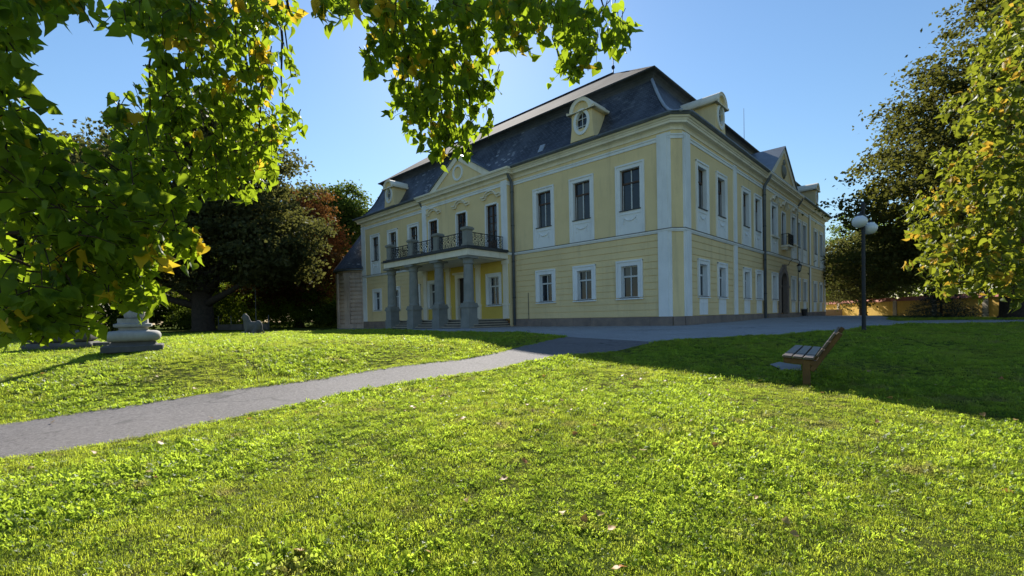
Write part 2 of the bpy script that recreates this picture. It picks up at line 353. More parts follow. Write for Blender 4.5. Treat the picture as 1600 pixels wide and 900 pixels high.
OUT = [(LEN_L,0),(RIS_L[1],0),(RIS_L[1],-RIS_L[2]),(RIS_L[0],-RIS_L[2]),(RIS_L[0],0),(CH,0),(0,CH),(0,RIS_R[0]),(-RIS_R[2],RIS_R[0]),(-RIS_R[2],RIS_R[1]),(0,RIS_R[1]),(0,LEN_R),(LEN_L,LEN_R)]
OUTW = [np.array(ts(*q)) for q in OUT]
def sweep(mb, path, prof, closed=True):
    n = len(path); dirs = [path[(i+1) % n]-path[i] for i in range(n)]; dirs = [d/np.linalg.norm(d) for d in dirs]; nor = [np.array((d[1], -d[0])) for d in dirs]
    vs = []; m = len(prof)
    for i in range(n):
        a, b = nor[i-1], nor[i]
        if not closed and i == 0: a = b
        if not closed and i == n-1: b = a
        k = (a+b)/(1+a@b)
        for o, z in prof: q = path[i]+k*o; vs.append((q[0], q[1], z))
    fs = []
    for i in range(n if closed else n-1):
        j = (i+1) % n
        for k in range(m): l = (k+1) % m; fs.append((i*m+k, j*m+k, j*m+l, i*m+l))
    if not closed: fs += [tuple(range(m)), tuple(range((n-1)*m, n*m))[::-1]]
    return mb.add(vs, fs, OFF)
sweep(MB(), OUTW, [(-.2,9.97),(.05,9.97),(.05,10.04),(.02,10.06),(.05,10.16),(.13,10.23),(.33,10.25),(.33,10.37),(.37,10.39),(.39,10.46),(.47,10.49),(.5,10.56),(.5,10.645),(-.2,10.645)]).build('cornice', 'cream', mansion)
sweep(MB(), OUTW, [(-.1,Z_STR),(.05,Z_STR),(.05,Z_STR+.09),(.025,Z_STR+.11),(.025,Z_STR+.16),(.07,Z_STR+.18),(.07,Z_STR1),(-.1,Z_STR1)]).build('string_course', 'trim', mansion)
sweep(MB(), OUTW, [(-.1,Z_BELT),(.07,Z_BELT),(.09,Z_BELT+.06),(.12,Z_BELT+.08),(.12,Z_BELT1-.01),(-.1,Z_BELT1)]).build('belt_course', 'trim', mansion)
sweep(MB(), OUTW, [(-.1,Z_BELT1+.006),(.15,Z_BELT1-.006),(.15,Z_BELT1+.022),(-.1,Z_BELT1+.05)]).build('belt_flashing', 'flashing', mansion)
GUT = [np.array(ts(*q)) for q in [(LEN_L,0),(.5,0),(0,.5),(0,LEN_R),(LEN_L,LEN_R)]]
sweep(MB(), GUT, [(.46,10.63),(.52,10.57),(.62,10.58),(.68,10.66),(.68,10.74),(.64,10.74),(.61,10.66),(.5,10.7)]).build('gutter', 'zinc', mansion)

WIN_L_UP = [2.93, 6.33, 9.45, 25.0, 28.55, 31.9]; WIN_L_LO = [3.05, 6.22, 9.4, 24.95, 28.3, 31.75]
WIN_R_UP = [3.08, 6.18, 11.0, 13.75, 26.55, 29.0, 34.2, 37.1]; WIN_R_LO = [3.12, 6.2, 11.1, 13.95, 26.2, 29.0, 33.8, 36.8]
UP = dict(w=1.32, h=2.40, z=6.10); LO = dict(w=1.14, h=1.88, z=1.0)
def wall_panel(M, x0, x1, z0, z1, opens, depth, mat, name='wall', y=0):
    mb = MB(); xs = sorted({x0, x1, *[v for o in opens for v in o[:2]]}); zs = sorted({z0, z1, *[v for o in opens for v in o[2:]]})
    for a, b in zip(xs, xs[1:]):
        for c, d in zip(zs, zs[1:]):
            if any(o[0] <= a and b <= o[1] and o[2] <= c and d <= o[3] for o in opens): continue
            mb.add([(a,y,c),(b,y,c),(b,y,d),(a,y,d)], [(0,1,2,3)])
    for a, b, c, d in opens:
        mb.add([(a,y,c),(b,y,c),(b,y,d),(a,y,d),(a,y-depth,c),(b,y-depth,c),(b,y-depth,d),(a,y-depth,d)], [(0,4,5,1),(1,5,6,2),(2,6,7,3),(3,7,4,0)])
    me = bpy.data.meshes.new(name); me.from_pydata(mb.v, [], mb.f); me.materials.append(MATS[mat]); return obj(name, me, mansion, M)
def op(ts_, S, sgn=1): return [(sgn*t-S['w']/2, sgn*t+S['w']/2, S['z'], S['z']+S['h']) for t in ts_]
def courses(wall, x0, x1, opens, n=12):
    st = (Z_BELT-Z_PL)/n
    for i in range(n):
        z0, z1 = Z_PL+i*st+.018, Z_PL+(i+1)*st-.018
        cuts = sorted([(o[0], o[1]) for o in opens if o[2] < z1 and o[3] > z0]); a = x0
        for c, d in cuts + [(x1, x1)]:
            if c-a > .02: MB().box(a, c, -.045, RNG.uniform(-.002, .002), z0, z1).build('plaster_course', 'plaster', wall)
            a = d
Zw0 = Z_PL-.02
def section(M, x0, x1, up, lo, sgn, extra_up=(), extra_lo=(), lomat='plaster', rust=True):
    ou = op(up, UP, sgn)+list(extra_up); ol = op(lo, LO, sgn)+list(extra_lo)
    wall_panel(M, x0, x1, Z_BELT+.03, Z_EAVE-.05, ou, .32, 'plaster')
    w = wall_panel(M, x0, x1, Zw0, Z_BELT+.03, ol, .32, lomat, y=-.045 if rust else 0)
    if rust: courses(w, x0, x1, ol)
RD = dict(w=1.22, h=3.52, z=4.88)
DOORS_L = [14.15, 17.65, 21.4]
LOG_W = [14.05, 21.55]; LW = dict(w=1.15, h=2.1, z=.95); LDOOR = (17.55-.75, 17.55+.75, -.1, 3.25)
section(ML(0), CH, RIS_L[0], WIN_L_UP[:3], WIN_L_LO[:3], 1)
section(ML(0), RIS_L[1], LEN_L, WIN_L_UP[3:], WIN_L_LO[3:], 1)
section(ML(0, RIS_L[2]), RIS_L[0], RIS_L[1], [], [], 1, op(DOORS_L, RD), op(LOG_W, LW)+[LDOOR], 'plaster_bright', False)
R_UP = [17.35, 23.65]; RDOOR = dict(w=1.2, h=2.75, z=5.65); ARCH = (20.0-1.25, 20.0+1.25, -.15, 2.1)
section(MR(0), -RIS_R[0], -CH, WIN_R_UP[:4], WIN_R_LO[:4], -1)
section(MR(0), -LEN_R, -RIS_R[1], WIN_R_UP[4:], WIN_R_LO[4:], -1)
ARCHO = (-20.0-1.1, -20.0+1.1, -.15, 3.3)
section(MR(0, RIS_R[2]), -RIS_R[1], -RIS_R[0], R_UP, [17.4, 23.5], -1, op([20.35], RDOOR, -1), [ARCHO])
# chamfered corner, risalit returns, rear and far walls
def wq(a, b, z0=-.9, z1=Z_EAVE): p, q = ts(*a), ts(*b); MB().add([(*p, z0), (*q, z0), (*q, z1), (*p, z1)], [(0, 1, 2, 3)], OFF).build('wall', 'plaster', mansion)
for a, b in (((CH,0),(0,CH)), ((RIS_L[0],0),(RIS_L[0],-RIS_L[2])), ((RIS_L[1],0),(RIS_L[1],-RIS_L[2])), ((0,RIS_R[0]),(-RIS_R[2],RIS_R[0])), ((0,RIS_R[1]),(-RIS_R[2],RIS_R[1])), ((LEN_L,0),(LEN_L,LEN_R)), ((0,LEN_R),(LEN_L,LEN_R)),
             ((10.5,9.5),(24.5,9.5)), ((10.5,9.5),(10.5,29)), ((24.5,9.5),(24.5,29)), ((10.5,29),(24.5,29))): wq(a, b)
# plinth of stone blocks
def plinth(path, name='plinth_stone'):
    for a, b in zip(path, path[1:]):
        a = np.array(ts(*a)); b = np.array(ts(*b)); d = b-a; L = np.linalg.norm(d); d /= L; n = max(1, round(L/1.35)); M = OFF @ T(a[0], a[1], 0) @ rz(math.atan2(d[1], d[0])); w = L/n
        for i in range(n):
            j = RNG.uniform(-.004, .006); MB().box(i*w+.006, (i+1)*w-.006, -.075-j, .3, -1.1, Z_PL-.005+j).build(name, 'plinth_stone', mansion, M)
plinth([(LEN_L,0),(RIS_L[1],0)]); plinth([(RIS_L[0],0),(CH,0)]); plinth([(CH,0),(0,CH)]); plinth([(0,CH),(0,RIS_R[0])]); plinth([(-RIS_R[2],RIS_R[0]),(-RIS_R[2],18.85)]); plinth([(-RIS_R[2],21.15),(-RIS_R[2],RIS_R[1])]); plinth([(0,RIS_R[1]),(0,LEN_R)])
# pilasters
def pilaster(M, x0, x1, z0=Z_PL, z1=Z_COR-.05, d=.07, edge=0, mat='trim'):
    mb = MB(); mb.box(x0, x1, -.05, d, z0, z1)
    if edge:
        e0, e1 = (x0, x0+.2) if edge < 0 else (x1-.2, x1)
        mb.v = []; mb.f = []
        mb.box(x0+(.2 if edge < 0 else 0), x1-(.2 if edge > 0 else 0), -.05, d+.03, z0, z1); mb.box(e0, e1, -.05, d-.02, z0, z1)
    mb.build('pilaster', mat, mansion, M)
pilaster(ML(0), CH+.01, 1.22, edge=-1); pilaster(MR(0), -1.28, -CH-.01, edge=1)
pilaster(ML(0), LEN_L-.78, LEN_L); pilaster(ML(0, RIS_L[2]), RIS_L[0]+.03, RIS_L[0]+.62, Z_BELT1+.02); pilaster(ML(0, RIS_L[2]), RIS_L[1]-.62, RIS_L[1]-.03, Z_BELT1+.02)
pilaster(MR(0), -9.02, -8.4); pilaster(MR(0), -31.75, -31.1); pilaster(MR(0), -LEN_R, -LEN_R+.5)
for x in (12.75, 15.75, 19.45, 22.65):      # slim pilasters behind the portico
    mb = MB(); mb.box(x-.24, x+.24, -.02, .12, 1.0, 4.0); mb.box(x-.31, x+.31, -.02, .19, .86, 1.0); mb.box(x-.27, x+.27, -.02, .15, -.1, .86); mb.box(x-.3, x+.3, -.02, .18, 3.86, 4.16)
    mb.build('pilaster', 'cream', mansion, ML(0, RIS_L[2]))
# windows --------------------------------------------------------------
def win_meshes(w, h, apron, fr=.25, hood=False, wood='brown_wood', mull='white_wood', key=''):
    R = {}; a = w/2; b = a+fr; y1 = .05; zb = -apron if apron else 0
    mb = MB()
    mb.ring([(-b,zb),(b,zb),(b,h+fr),(-b,h+fr)], [(-a,0),(a,0),(a,h),(-a,h)], -.02, y1) if not apron else None
    if apron:
        mb.box(-b, -a, -.02, y1, zb, h+fr); mb.box(a, b, -.02, y1, zb, h+fr); mb.box(-a, a, -.02, y1, h, h+fr)
    mb.box(-b-.02, -b+.07, -.02, .095, zb, h+fr); mb.box(b-.07, b+.02, -.02, .095, zb, h+fr); mb.box(-b-.02, b+.02, -.02, .1, h+fr-.07, h+fr+.03)
    for x in (-a, a-.03): mb.box(x, x+.03, -.3, y1-.004, 0, h)
    mb.box(-a, a, -.3, y1-.004, h-.03, h)
    R['window'] = (mb.mesh('window', 'trim'), None)
    mb = MB(); a2 = a-.03; g = .06; zt = h*.66
    mb.ring([(-a2,0),(a2,0),(a2,h-.03),(-a2,h-.03)], [(-a2+g,g),(a2-g,g),(a2-g,h-.03-g),(-a2+g,h-.03-g)], -.26, -.19)
    mb.box(-a2+g, a2-g, -.255, -.17, zt-.05, zt+.05); R['casement'] = (mb.mesh('casement', wood), None)
    mb = MB(); mb.box(-.035, .035, -.25, -.18, g, zt-.05); mb.box(-.03, .03, -.25, -.185, zt+.05, h-.03-g)
    for x in (-a2+g, a2-g-.03): mb.box(x, x+.03, -.25, -.2, g, zt-.05)
    R['mullion'] = (mb.mesh('mullion', mull), None)
    for i, (x0, x1, z0, z1) in enumerate(((-a2+g,-.03,g,zt-.05),(.03,a2-g,g,zt-.05),(-a2+g,-.03,zt+.05,h-.03-g),(.03,a2-g,zt+.05,h-.03-g))):
        R['pane%d' % i] = (MB().box(x0-.01, x1+.01, -.235, -.225, z0-.01, z1+.01).mesh('pane', 'pane_glass'), None)
    mb = MB(); mb.box(-a-.04, a+.04, -.22, .09, -.05, .0); R['sill'] = (mb.mesh('sill', 'flashing'), None)
    if apron:
        mb = MB(); mb.box(-a, a, -.02, .03, -apron, -.05); mb.box(-a+.005, a-.005, .02, .065, -.26, -.2); R['apron'] = (mb.mesh('apron', 'trim'), None)
        if apron > 1.1:
            mb = MB(); q = a*.62
            mb.tube([(-q+2*q*i/14, .045, -.62+.2*(abs(i/7-1)**2)) for i in range(15)], [.022+.022*math.sin(math.pi*i/14) for i in range(15)], 6)
            for x in (-q, q):
                for k in range(5): mb.ball((x, .045, -.40-.09*k), .045-.004*k, .035, .05, 7, 5)
            mb.ball((0, .045, -.55), .05, .04, .05, 7, 5)
            R['garland'] = (mb.mesh('garland', 'trim', True), None)
    else:
        mb = MB(); mb.box(-b-.03, b+.03, -.02, .12, -.12, -.05); R['sill_moulding'] = (mb.mesh('sill_moulding', 'trim'), None)
    return R
def place(R, M, root='window'):
    w = obj(root, R[root][0], mansion, M)
    for k, (me, _) in R.items():
        if k != root: obj(me.name.split('.')[0], me, w)
    return w
W_UP = win_meshes(UP['w'], UP['h'], 1.42); W_LO = win_meshes(LO['w'], LO['h'], 0, .27, wood='white_wood'); W_LO_R = win_meshes(LO['w'], LO['h'], 0, .25, wood='white_wood'); W_LOG = win_meshes(LW['w'], LW['h'], 0, .22, wood='white_wood')
for t in WIN_L_UP: place(W_UP, ML(t, 0, UP['z']))
for t in WIN_L_LO: place(W_LO, ML(t, 0, LO['z']))
for t in LOG_W: place(W_LOG, ML(t, RIS_L[2], LW['z']))
for s in WIN_R_UP: place(W_UP, MR(s, 0, UP['z']))
for s in R_UP: place(W_UP, MR(s, RIS_R[2], UP['z']))
AP = MB(); AP.box(-.62, .62, -.02, .03, -1.1, -.14); AP.box(-.5, .5, .02, .05, -.42, -.37); APM = AP.mesh('apron', 'trim')
for s, d in [(s, 0) for s in WIN_R_LO] + [(17.4, RIS_R[2]), (23.5, RIS_R[2])]:
    w = place(W_LO_R, MR(s, d, LO['z'])); obj('apron', APM, w)
# french doors
def door_meshes(w, h, solid=.25):
    R = {}; a = w/2; mb = MB()
    mb.box(-a-.17, -a+.02, -.3, .03, 0, h); mb.box(a-.02, a+.1, -.3, .03, 0, h); mb.box(-a, a, -.3, .03, h-.02, h+.12); R['french_door'] = (mb.mesh('french_door', 'trim'), None)
    mb = MB(); g = .09
    mb.ring([(-a+.02,0),(a-.02,0),(a-.02,h-.02),(-a+.02,h-.02)], [(-a+g,h*solid),(a-g,h*solid),(a-g,h-g),(-a+g,h-g)], -.25, -.17); mb.box(-.05, .05, -.245, -.15, 0, h-.05)
    for z in (.45, .62, .78): mb.box(-a+g, a-g, -.24, -.18, h*z-.025, h*z+.025)
    R['casement'] = (mb.mesh('casement', 'brown_wood'), None)
    for x0, x1 in ((-a+g, -.05), (.05, a-g)):
        for z0, z1 in ((solid, .45), (.45, .62), (.62, .78), (.78, .98)): R['p%f%f' % (x0, z0)] = (MB().box(x0, x1, -.225, -.215, h*z0, h*z1).mesh('pane', 'pane_glass'), None)
    R['handle'] = (MB().tube([(.06,-.13,1.05),(.06,-.1,1.05),(.16,-.1,1.05)], .012, 5).mesh('handle', 'iron'), None)
    return R
FD = door_meshes(RD['w'], RD['h'])
for t in DOORS_L: place(FD, ML(t, RIS_L[2], RD['z']), 'french_door')
FDR = door_meshes(RDOOR['w'], RDOOR['h']); place(FDR, MR(20.35, RIS_R[2], RDOOR['z']), 'french_door')
# hood mouldings
def hood_mesh(w, hgt_, mat='cream'):
    mb = MB(); n = 26; top = []; bot = []
    for i in range(n+1):
        u = i/n*2-1; q = abs(u); z = hgt_*math.sqrt(max(0, 1-(q/.58)**2)) if q < .5 else hgt_*.5*(1-min(1, (q-.5)/.12))+.0; z += .05*max(0, (q-.8)/.2); top.append((u*w, z+.23)); bot.append((u*w, z))
    for k in range(n):
        mb.prism([bot[k], bot[k+1], (top[k+1][0], top[k+1][1]-.09), (top[k][0], top[k][1]-.09)], -.02, .13)
        mb.prism([(top[k][0], top[k][1]-.09), (top[k+1][0], top[k+1][1]-.09), top[k+1], top[k]], -.02, .26)
    return mb.mesh('hood_moulding', mat)
HM = hood_mesh(1.0, .36)
for t in (14.1, 17.6, 21.25): obj('hood_moulding', HM, mansion, ML(t, RIS_L[2], 8.83))
HMR = hood_mesh(1.05, .42)
for s in (17.35, 20.35, 23.65): obj('hood_moulding', HMR, mansion, MR(s, RIS_R[2], 8.72))
for s in (17.35, 23.65): MB().box(-1.0, 1.0, -.02, .2, -.14, -.02).build('window_ledge', 'cream', mansion, MR(s, RIS_R[2], UP['z']))
# roof ------------------------------------------------------------------
FULL = (1.9, 2.42, 1.5, 1.5)      # inset of mansard top behind: left facade, right facade, far left end, far right end
BRK = (1.5, 2.06, 1.1, 1.1); RDG = (6.0, 7.5, 6.2, 6.0); INN = (10.3, 11.0, 10.5, 10.5)
def level(ins, z, ch): a, b, c, d = ins; return [(*ts(LEN_L-c, a), z), (*ts(b+ch, a), z), (*ts(b, a+ch), z), (*ts(b, LEN_R-d), z), (*ts(LEN_L-c, LEN_R-d), z)]
def loft(levels, name, mat, parent):
    vs = [q for l in levels for q in l]; n = len(levels[0]); fs = []; uv = []
    cum = [0]
    for a, b in zip(levels, levels[1:]): cum.append(cum[-1] + (Vector(b[0])-Vector(a[0])).dot(Vector((0,0,1))) if False else cum[-1] + min((Vector(b[i])-Vector(a[i])).length for i in (0, 3)))
    for k in range(len(levels)-1):
        for i in range(n):
            j = (i+1) % n; f = (k*n+i, k*n+j, (k+1)*n+j, (k+1)*n+i); fs.append(f)
            d = Vector(levels[0][j])-Vector(levels[0][i]); d.normalize()
            for q in f: uv.append((Vector(vs[q]).dot(d), cum[q//n]))
    me = bpy.data.meshes.new(name); me.from_pydata([tuple(OFF @ Vector(q)) for q in vs], [], fs); me.materials.append(MATS[mat])
    l = me.uv_layers.new(name='UVMap'); l.data.foreach_set('uv', np.array(uv, np.float32).ravel())
    return obj(name, me, parent)
PROF = [(0,10.68),(.13,10.80),(.27,11.0),(.42,11.35),(.56,11.8),(.69,12.35),(.81,12.95),(.91,13.5),(1,14.05)]
def ins_at(f): return tuple(-.6+f*(q+.6) for q in FULL)
roof = loft([level(ins_at(f), z, .62*(1-f)+.02) for f, z in PROF], 'mansard_roof', 'slate', mansion)
cove = [(1,0),(.93,.12),(.75,.26),(.45,.38),(0,.46),(-.1,.5),(-.1,.56)]
loft([level(tuple(b+(f_-b)*k for f_, b in zip(FULL, BRK)), 14.05+z, .02) for k, z in cove], 'roof_cove', 'flashing', mansion)
loft([level(BRK, 14.62, .02), level(tuple(q+.6 for q in BRK), 14.62+.42, .02), level(RDG, 17.9, .02), level(INN, 14.6, .02)], 'upper_roof', 'roof_shingle', mansion)
hp = []
for f, z in PROF:
    a, b, c, d = ins_at(f); e = .31*(1-f); x, y = ts(b+e-.02, a+e-.02); hp.append((x, y, z+.03))
mb = MB(); mb.tube(hp, .085, 8, OFF); mb.build('hip_flashing', 'hip_metal', mansion, smooth=True)
hp = []
for f, z in PROF:
    a, b, c, d = ins_at(f); x, y = ts(LEN_L-c-.0, a); hp.append((x, y, z+.02))
mb = MB(); mb.tube(hp, .06, 8, OFF); mb.build('hip_flashing', 'flashing', mansion, smooth=True)
mb = MB(); rp = [(*ts(RDG[1], RDG[0]), 17.9), (*ts(LEN_L-RDG[2], RDG[0]), 17.9)]; mb.tube(rp, .1, 6, OFF); mb.build('ridge_cap', 'roof_shingle', mansion)
for t, s, L in ((RDG[1], RDG[0], 5.4), (7, 34.2, 6.0)):
    x, y = ts(t, s); mb = MB(); mb.tube([(x,y,17.9),(x,y,18.3),(x,y,18.0+L)], [.05,.035,.02], 6, OFF); mb.ball((x,y,18.35), .13, .13, .16, 8, 6, OFF); mb.build('lightning_rod', 'iron', mansion)
# skylight hatches
for t, z in ((10.15, 11.75), (22.4, 11.75)):
    M = ML(t, 0, 0); f = .54; y = .6-f*2.5
    mb = MB(); mb.add([(-.22,y+.22,z-.25),(.22,y+.22,z-.25),(.22,y-.1,z+.32),(-.22,y-.1,z+.32),(-.22,y-.1,z-.35),(.22,y-.1,z-.35),(.22,y-.6,z+.22),(-.22,y-.6,z+.22)], [(0,1,2,3),(4,7,6,5),(0,4,5,1),(1,5,6,2),(2,6,7,3),(3,7,4,0)])
    mb.build('skylight', 'hip_metal', mansion, M)
# dormers
def ell(rx, rz_, n=28, cz=0): return [(rx*math.cos(2*math.pi*i/n), cz+rz_*math.sin(2*math.pi*i/n)) for i in range(n)]
def dormer_meshes():
    R = {}; arc = [(.62*math.cos(a), 1.62+.62*math.sin(a)) for a in [math.pi*i/12 for i in range(13)]]
    front = [(-.9,-.1),(-.84,.25),(-.78,.7),(-.76,1.62)]; poly = [(-q, z) for q, z in front] + arc + front[::-1]
    out = poly; n = len(out); ov = ell(.43, .62, n, .98)
    # align the oval's points with the outline by angle
    ovs = []
    for x, z in out: a = math.atan2((z-.98)/.62, x/.43); ovs.append((.43*math.cos(a), .98+.62*math.sin(a)))
    mb = MB(); mb.ring(out, ovs, -2.6, .12); R['dormer'] = mb.mesh('dormer', 'plaster')
    mb = MB(); mb.ring(ell(.60, .80, 28, .98), ell(.42, .61, 28, .98), .02, .19); R['oval_frame'] = mb.mesh('oval_frame', 'trim')
    mb = MB(); mb.ring(ell(.44, .62, 28, .98), ell(.38, .56, 28, .98), -.03, .04)
    mb.box(-.025, .025, -.03, .03, .4, 1.56)
    for z in (.75, 1.2): mb.box(-.4, .4, -.03, .03, z-.022, z+.022)
    R['muntin'] = mb.mesh('muntin', 'white_wood')
    R['pane'] = MB().prism(ell(.43, .61, 28, .98), -.06, -.04).mesh('pane', 'pane_glass')
    arc2 = [(.80*math.cos(a), 1.66+.74*math.sin(a)) for a in [math.pi*i/12 for i in range(13)]]; arc3 = [(.60*math.cos(a), 1.62+.62*math.sin(a)) for a in [math.pi*i/12 for i in range(13)]]
    mb = MB(); P2 = [(1.02,1.60),(1.02,1.74)] + arc2 + [(-1.02,1.74),(-1.02,1.60)]; P3 = [(.74,1.60),(.74,1.62)] + arc3 + [(-.74,1.62),(-.74,1.60)]
    mb.ring(P2, P3, -.02, .27); R['cap_moulding'] = mb.mesh('cap_moulding', 'cream')
    mb = MB(); mb.ring([(x*1.03, z+.035) for x, z in P2], P2, -2.5, .30); R['dormer_roof'] = mb.mesh('dormer_roof', 'cream')
    return R
DM = dormer_meshes()
def dormer(M):
    d = obj('dormer', DM['dormer'], mansion, M)
    for k, me in DM.items():
        if k != 'dormer': obj(k, me, d)
dormer(ML(6.1, .05, 11.12)); dormer(ML(28.75, .05, 11.12)); dormer(MR(5.75, .05, 11.2)); dormer(MR(34.1, .05, 11.2))
# pediments
def pediment(M, w, h, ring):
    p = MB().prism([(-w,0),(w,0),(0,h)], -3.2, .0).build('pediment', 'plaster', mansion, M)
    k = math.hypot(w, h); nx, nz = h/k, w/k; e = .3
    mb = MB(); mb.ring([(-w-.25,-.02),(w+.25,-.02),(0,h+.22)], [(-w+.75,.0),(w-.75,.0),(0,h-.28)], -.02, .1)
    mb.build('raking_moulding', 'cream', p)
    mb = MB(); mb.add([(-w-.4,.2,-.08),(0,.2,h+.26),(w+.4,.2,-.08),(-w-.4,-3.2,-.08),(0,-3.2,h+.26),(w+.4,-3.2,-.08),(-w-.3,.2,-.1),(0,.2,h+.2),(w+.3,.2,-.1),(-w-.3,-3.2,-.1),(0,-3.2,h+.2),(w+.3,-3.2,-.1)],
        [(0,1,4,3),(1,2,5,4),(6,9,10,7),(7,10,11,8),(0,6,7,1),(1,7,8,2),(3,4,10,9),(4,5,11,10),(0,3,9,6),(2,8,11,5)]); mb.build('pediment_roof', 'zinc', p)
    if ring:
        mb = MB(); mb.ring(ell(.62, .62, 32, .84), ell(.47, .47, 32, .84), -.02, .11); mb.build('medallion_ring', 'trim', p)
    else:
        mb = MB(); sh = [(-.42,1.5),(-.46,1.0),(-.3,.6),(0,.42),(.3,.6),(.46,1.0),(.42,1.5)]; mb.prism(sh, -.02, .1); mb.ball((0,.1,1.0), .3, .1, .42); mb.ball((-.42,.08,1.1), .16, .08, .38); mb.ball((.42,.08,1.1), .16, .08, .38); mb.ball((0,.08,1.72), .22, .1, .2); mb.ball((0,.08,1.95), .08, .07, .1)
        mb.build('coat_of_arms', 'grey_stone', p, smooth=True)
pediment(ML(17.75, .56, 10.74), 3.7, 2.12, True); pediment(MR(20.0, .3, 10.78), 4.3, 2.9, False)
# downpipes
def downpipe(M, x, ztop=10.55, zbot=-.6, r=.075, hop=.55):
    mb = MB(); mb.tube([(x,hop+.02,ztop),(x,hop,ztop-.25),(x,hop-.12,ztop-.45),(x,.2,ztop-.8),(x,.14,ztop-1.05),(x,.14,zbot)], r, 8); p = mb.build('downpipe', 'zinc', mansion, M, True)
    for z in (9.0, 6.6, 4.0, 1.4): MB().lathe([(r+.02,z-.03),(r+.02,z+.03)], 8, T(x,.14,0)).build('pipe_clip', 'flashing', p)
downpipe(ML(0), 12.28, hop=.6, r=.1); downpipe(ML(0), 23.15, hop=.6, r=.1); downpipe(MR(0), -15.05, r=.11); downpipe(MR(0), -25.5, r=.085)
MB().tube([(10.9+.1,.04,-.6),(10.9+.1,.04,1.7)], .02, 5).build('earth_wire', 'flashing', mansion, ML(0)); MB().tube([(-30.9,.06,-.6),(-30.9,.06,9.9)], .028, 5).build('lightning_wire', 'flashing', mansion, MR(0))
# portico ----------------------------------------------------------------
PX0, PX1, PD = 12.5, 23.05, 4.3; COLX = [13.05, 16.32, 19.58, 22.75]; CD = 3.78
def square(mb, w, z0, z1, M=None): return mb.box(-w/2, w/2, -w/2, w/2, z0, z1, M)
colm = MB().lathe([(.40,1.02),(.41,1.1),(.375,1.16),(.36,1.22),(.352,1.9),(.335,2.8),(.31,3.62),(.31,3.68)], 40, None, lambda i, k: (1-.055*(i % 2)) if 3 <= k <= 6 else 1).mesh('column', 'grey_stone')
pm = MB(); square(pm, .86, -1.0, -.02); square(pm, .78, -.02, .66); square(pm, .82, .66, .72); square(pm, .92, .72, .84); square(pm, .84, .84, .93); square(pm, .80, .93, 1.02); pedm = pm.mesh('column_pedestal', 'grey_stone')
cm = MB().lathe([(.34,3.66),(.37,3.7),(.37,3.76),(.35,3.78),(.35,3.9),(.40,3.98),(.45,4.03)], 32); square(cm, .98, 4.03, 4.19); capm = cm.mesh('capital', 'grey_stone')
for x in COLX:
    c = obj('column', colm, mansion, ML(x, CD)); obj('column_pedestal', pedm, c); obj('capital', capm, c)
mb = MB(); mb.box(PX0, PX1, RIS_L[2]-.02, PD, 4.2, 4.62); mb.box(PX0+.5, PX1-.5, RIS_L[2], PD-.5, 4.14, 4.2); mb.build('balcony_slab', 'cream', mansion, ML(0))
mb = MB(); mb.box(PX0-.16, PX1+.16, RIS_L[2]-.01, PD+.16, 4.64, 4.70); mb.box(PX0-.05, PX1+.05, RIS_L[2], PD+.05, 4.70, 4.84); mb.build('balcony_flashing', 'flashing', mansion, ML(0))
pb_ = MB(); square(pb_, .62, 4.84, 5.0); square(pb_, .5, 5.0, 5.92); square(pb_, .58, 5.92, 5.97); square(pb_, .68, 5.97, 6.1); square(pb_, .56, 6.1, 6.15); bpm = pb_.mesh('balcony_post', 'grey_stone')
for x in COLX: obj('balcony_post', bpm, mansion, ML(x, CD+.02))
def spiral(cx, cz, r0, turns, a0, sgn=1, n=18): return [(cx+sgn*r0*(1-.8*i/n)*math.cos(a0+turns*2*math.pi*i/n), 0, cz+r0*(1-.8*i/n)*math.sin(a0+turns*2*math.pi*i/n)) for i in range(n+1)]
def railing(M, L, name='railing'):
    mb = MB(); mb.tube([(0,0,.98),(L,0,.98)], .03, 6); mb.tube([(0,0,.1),(L,0,.1)], .022, 5); n = max(1, round(L/.62)); w = L/n
    r = mb.build(name, 'iron', mansion, M)
    sm = MB(); c = w/2
    for s_ in (-1, 1):
        for z, a in ((.30, -math.pi/2), (.77, math.pi/2)): sm.tube(spiral(c+s_*w*.24, z, .17, 1.25, a, s_), .016, 4)
        sm.tube([(c+s_*w*.02,0,.12),(c+s_*w*.12,0,.36),(c+s_*w*.42,0,.54),(c+s_*w*.12,0,.72),(c+s_*w*.02,0,.96)], .016, 4)
    sm.lathe([(.02,.46),(.07,.54),(.02,.62)], 6, T(c,0,0)); sm.tube([(w,0,.1),(w,0,.98)], .018, 4)
    me = sm.mesh('scroll_panel', 'iron')
    for i in range(n): obj('scroll_panel', me, r, T(i*w,0,0))
    return r
for a, b in zip(COLX, COLX[1:]): railing(ML(a+.25, CD+.1, 4.84), b-a-.5)
railing(ML(PX0+.42, CD-.25, 4.84) @ rz(-math.pi/2), CD-.25-RIS_L[2]-.1); railing(ML(PX1-.42, CD-.25, 4.84) @ rz(-math.pi/2), CD-.25-RIS_L[2]-.1)
for k, (d, z) in enumerate(((3.1, -.10), (3.42, -.27), (3.74, -.44), (4.02, -.60))): MB().box(PX0+.28-.15*k+.1, PX1-.28+.15*k-.1, RIS_L[2]-.1+.002*k, d, -1.1, z-.05).build('step', 'dark_stone', mansion, ML(0)); MB().box(PX0+.25-.15*k+.1, PX1-.25+.15*k-.1, RIS_L[2]-.1+.002*k, d+.05, z-.05, z).build('step_tread', 'pier', mansion, ML(0))  # treads lighter, risers darker: shade on the step fronts put into colour
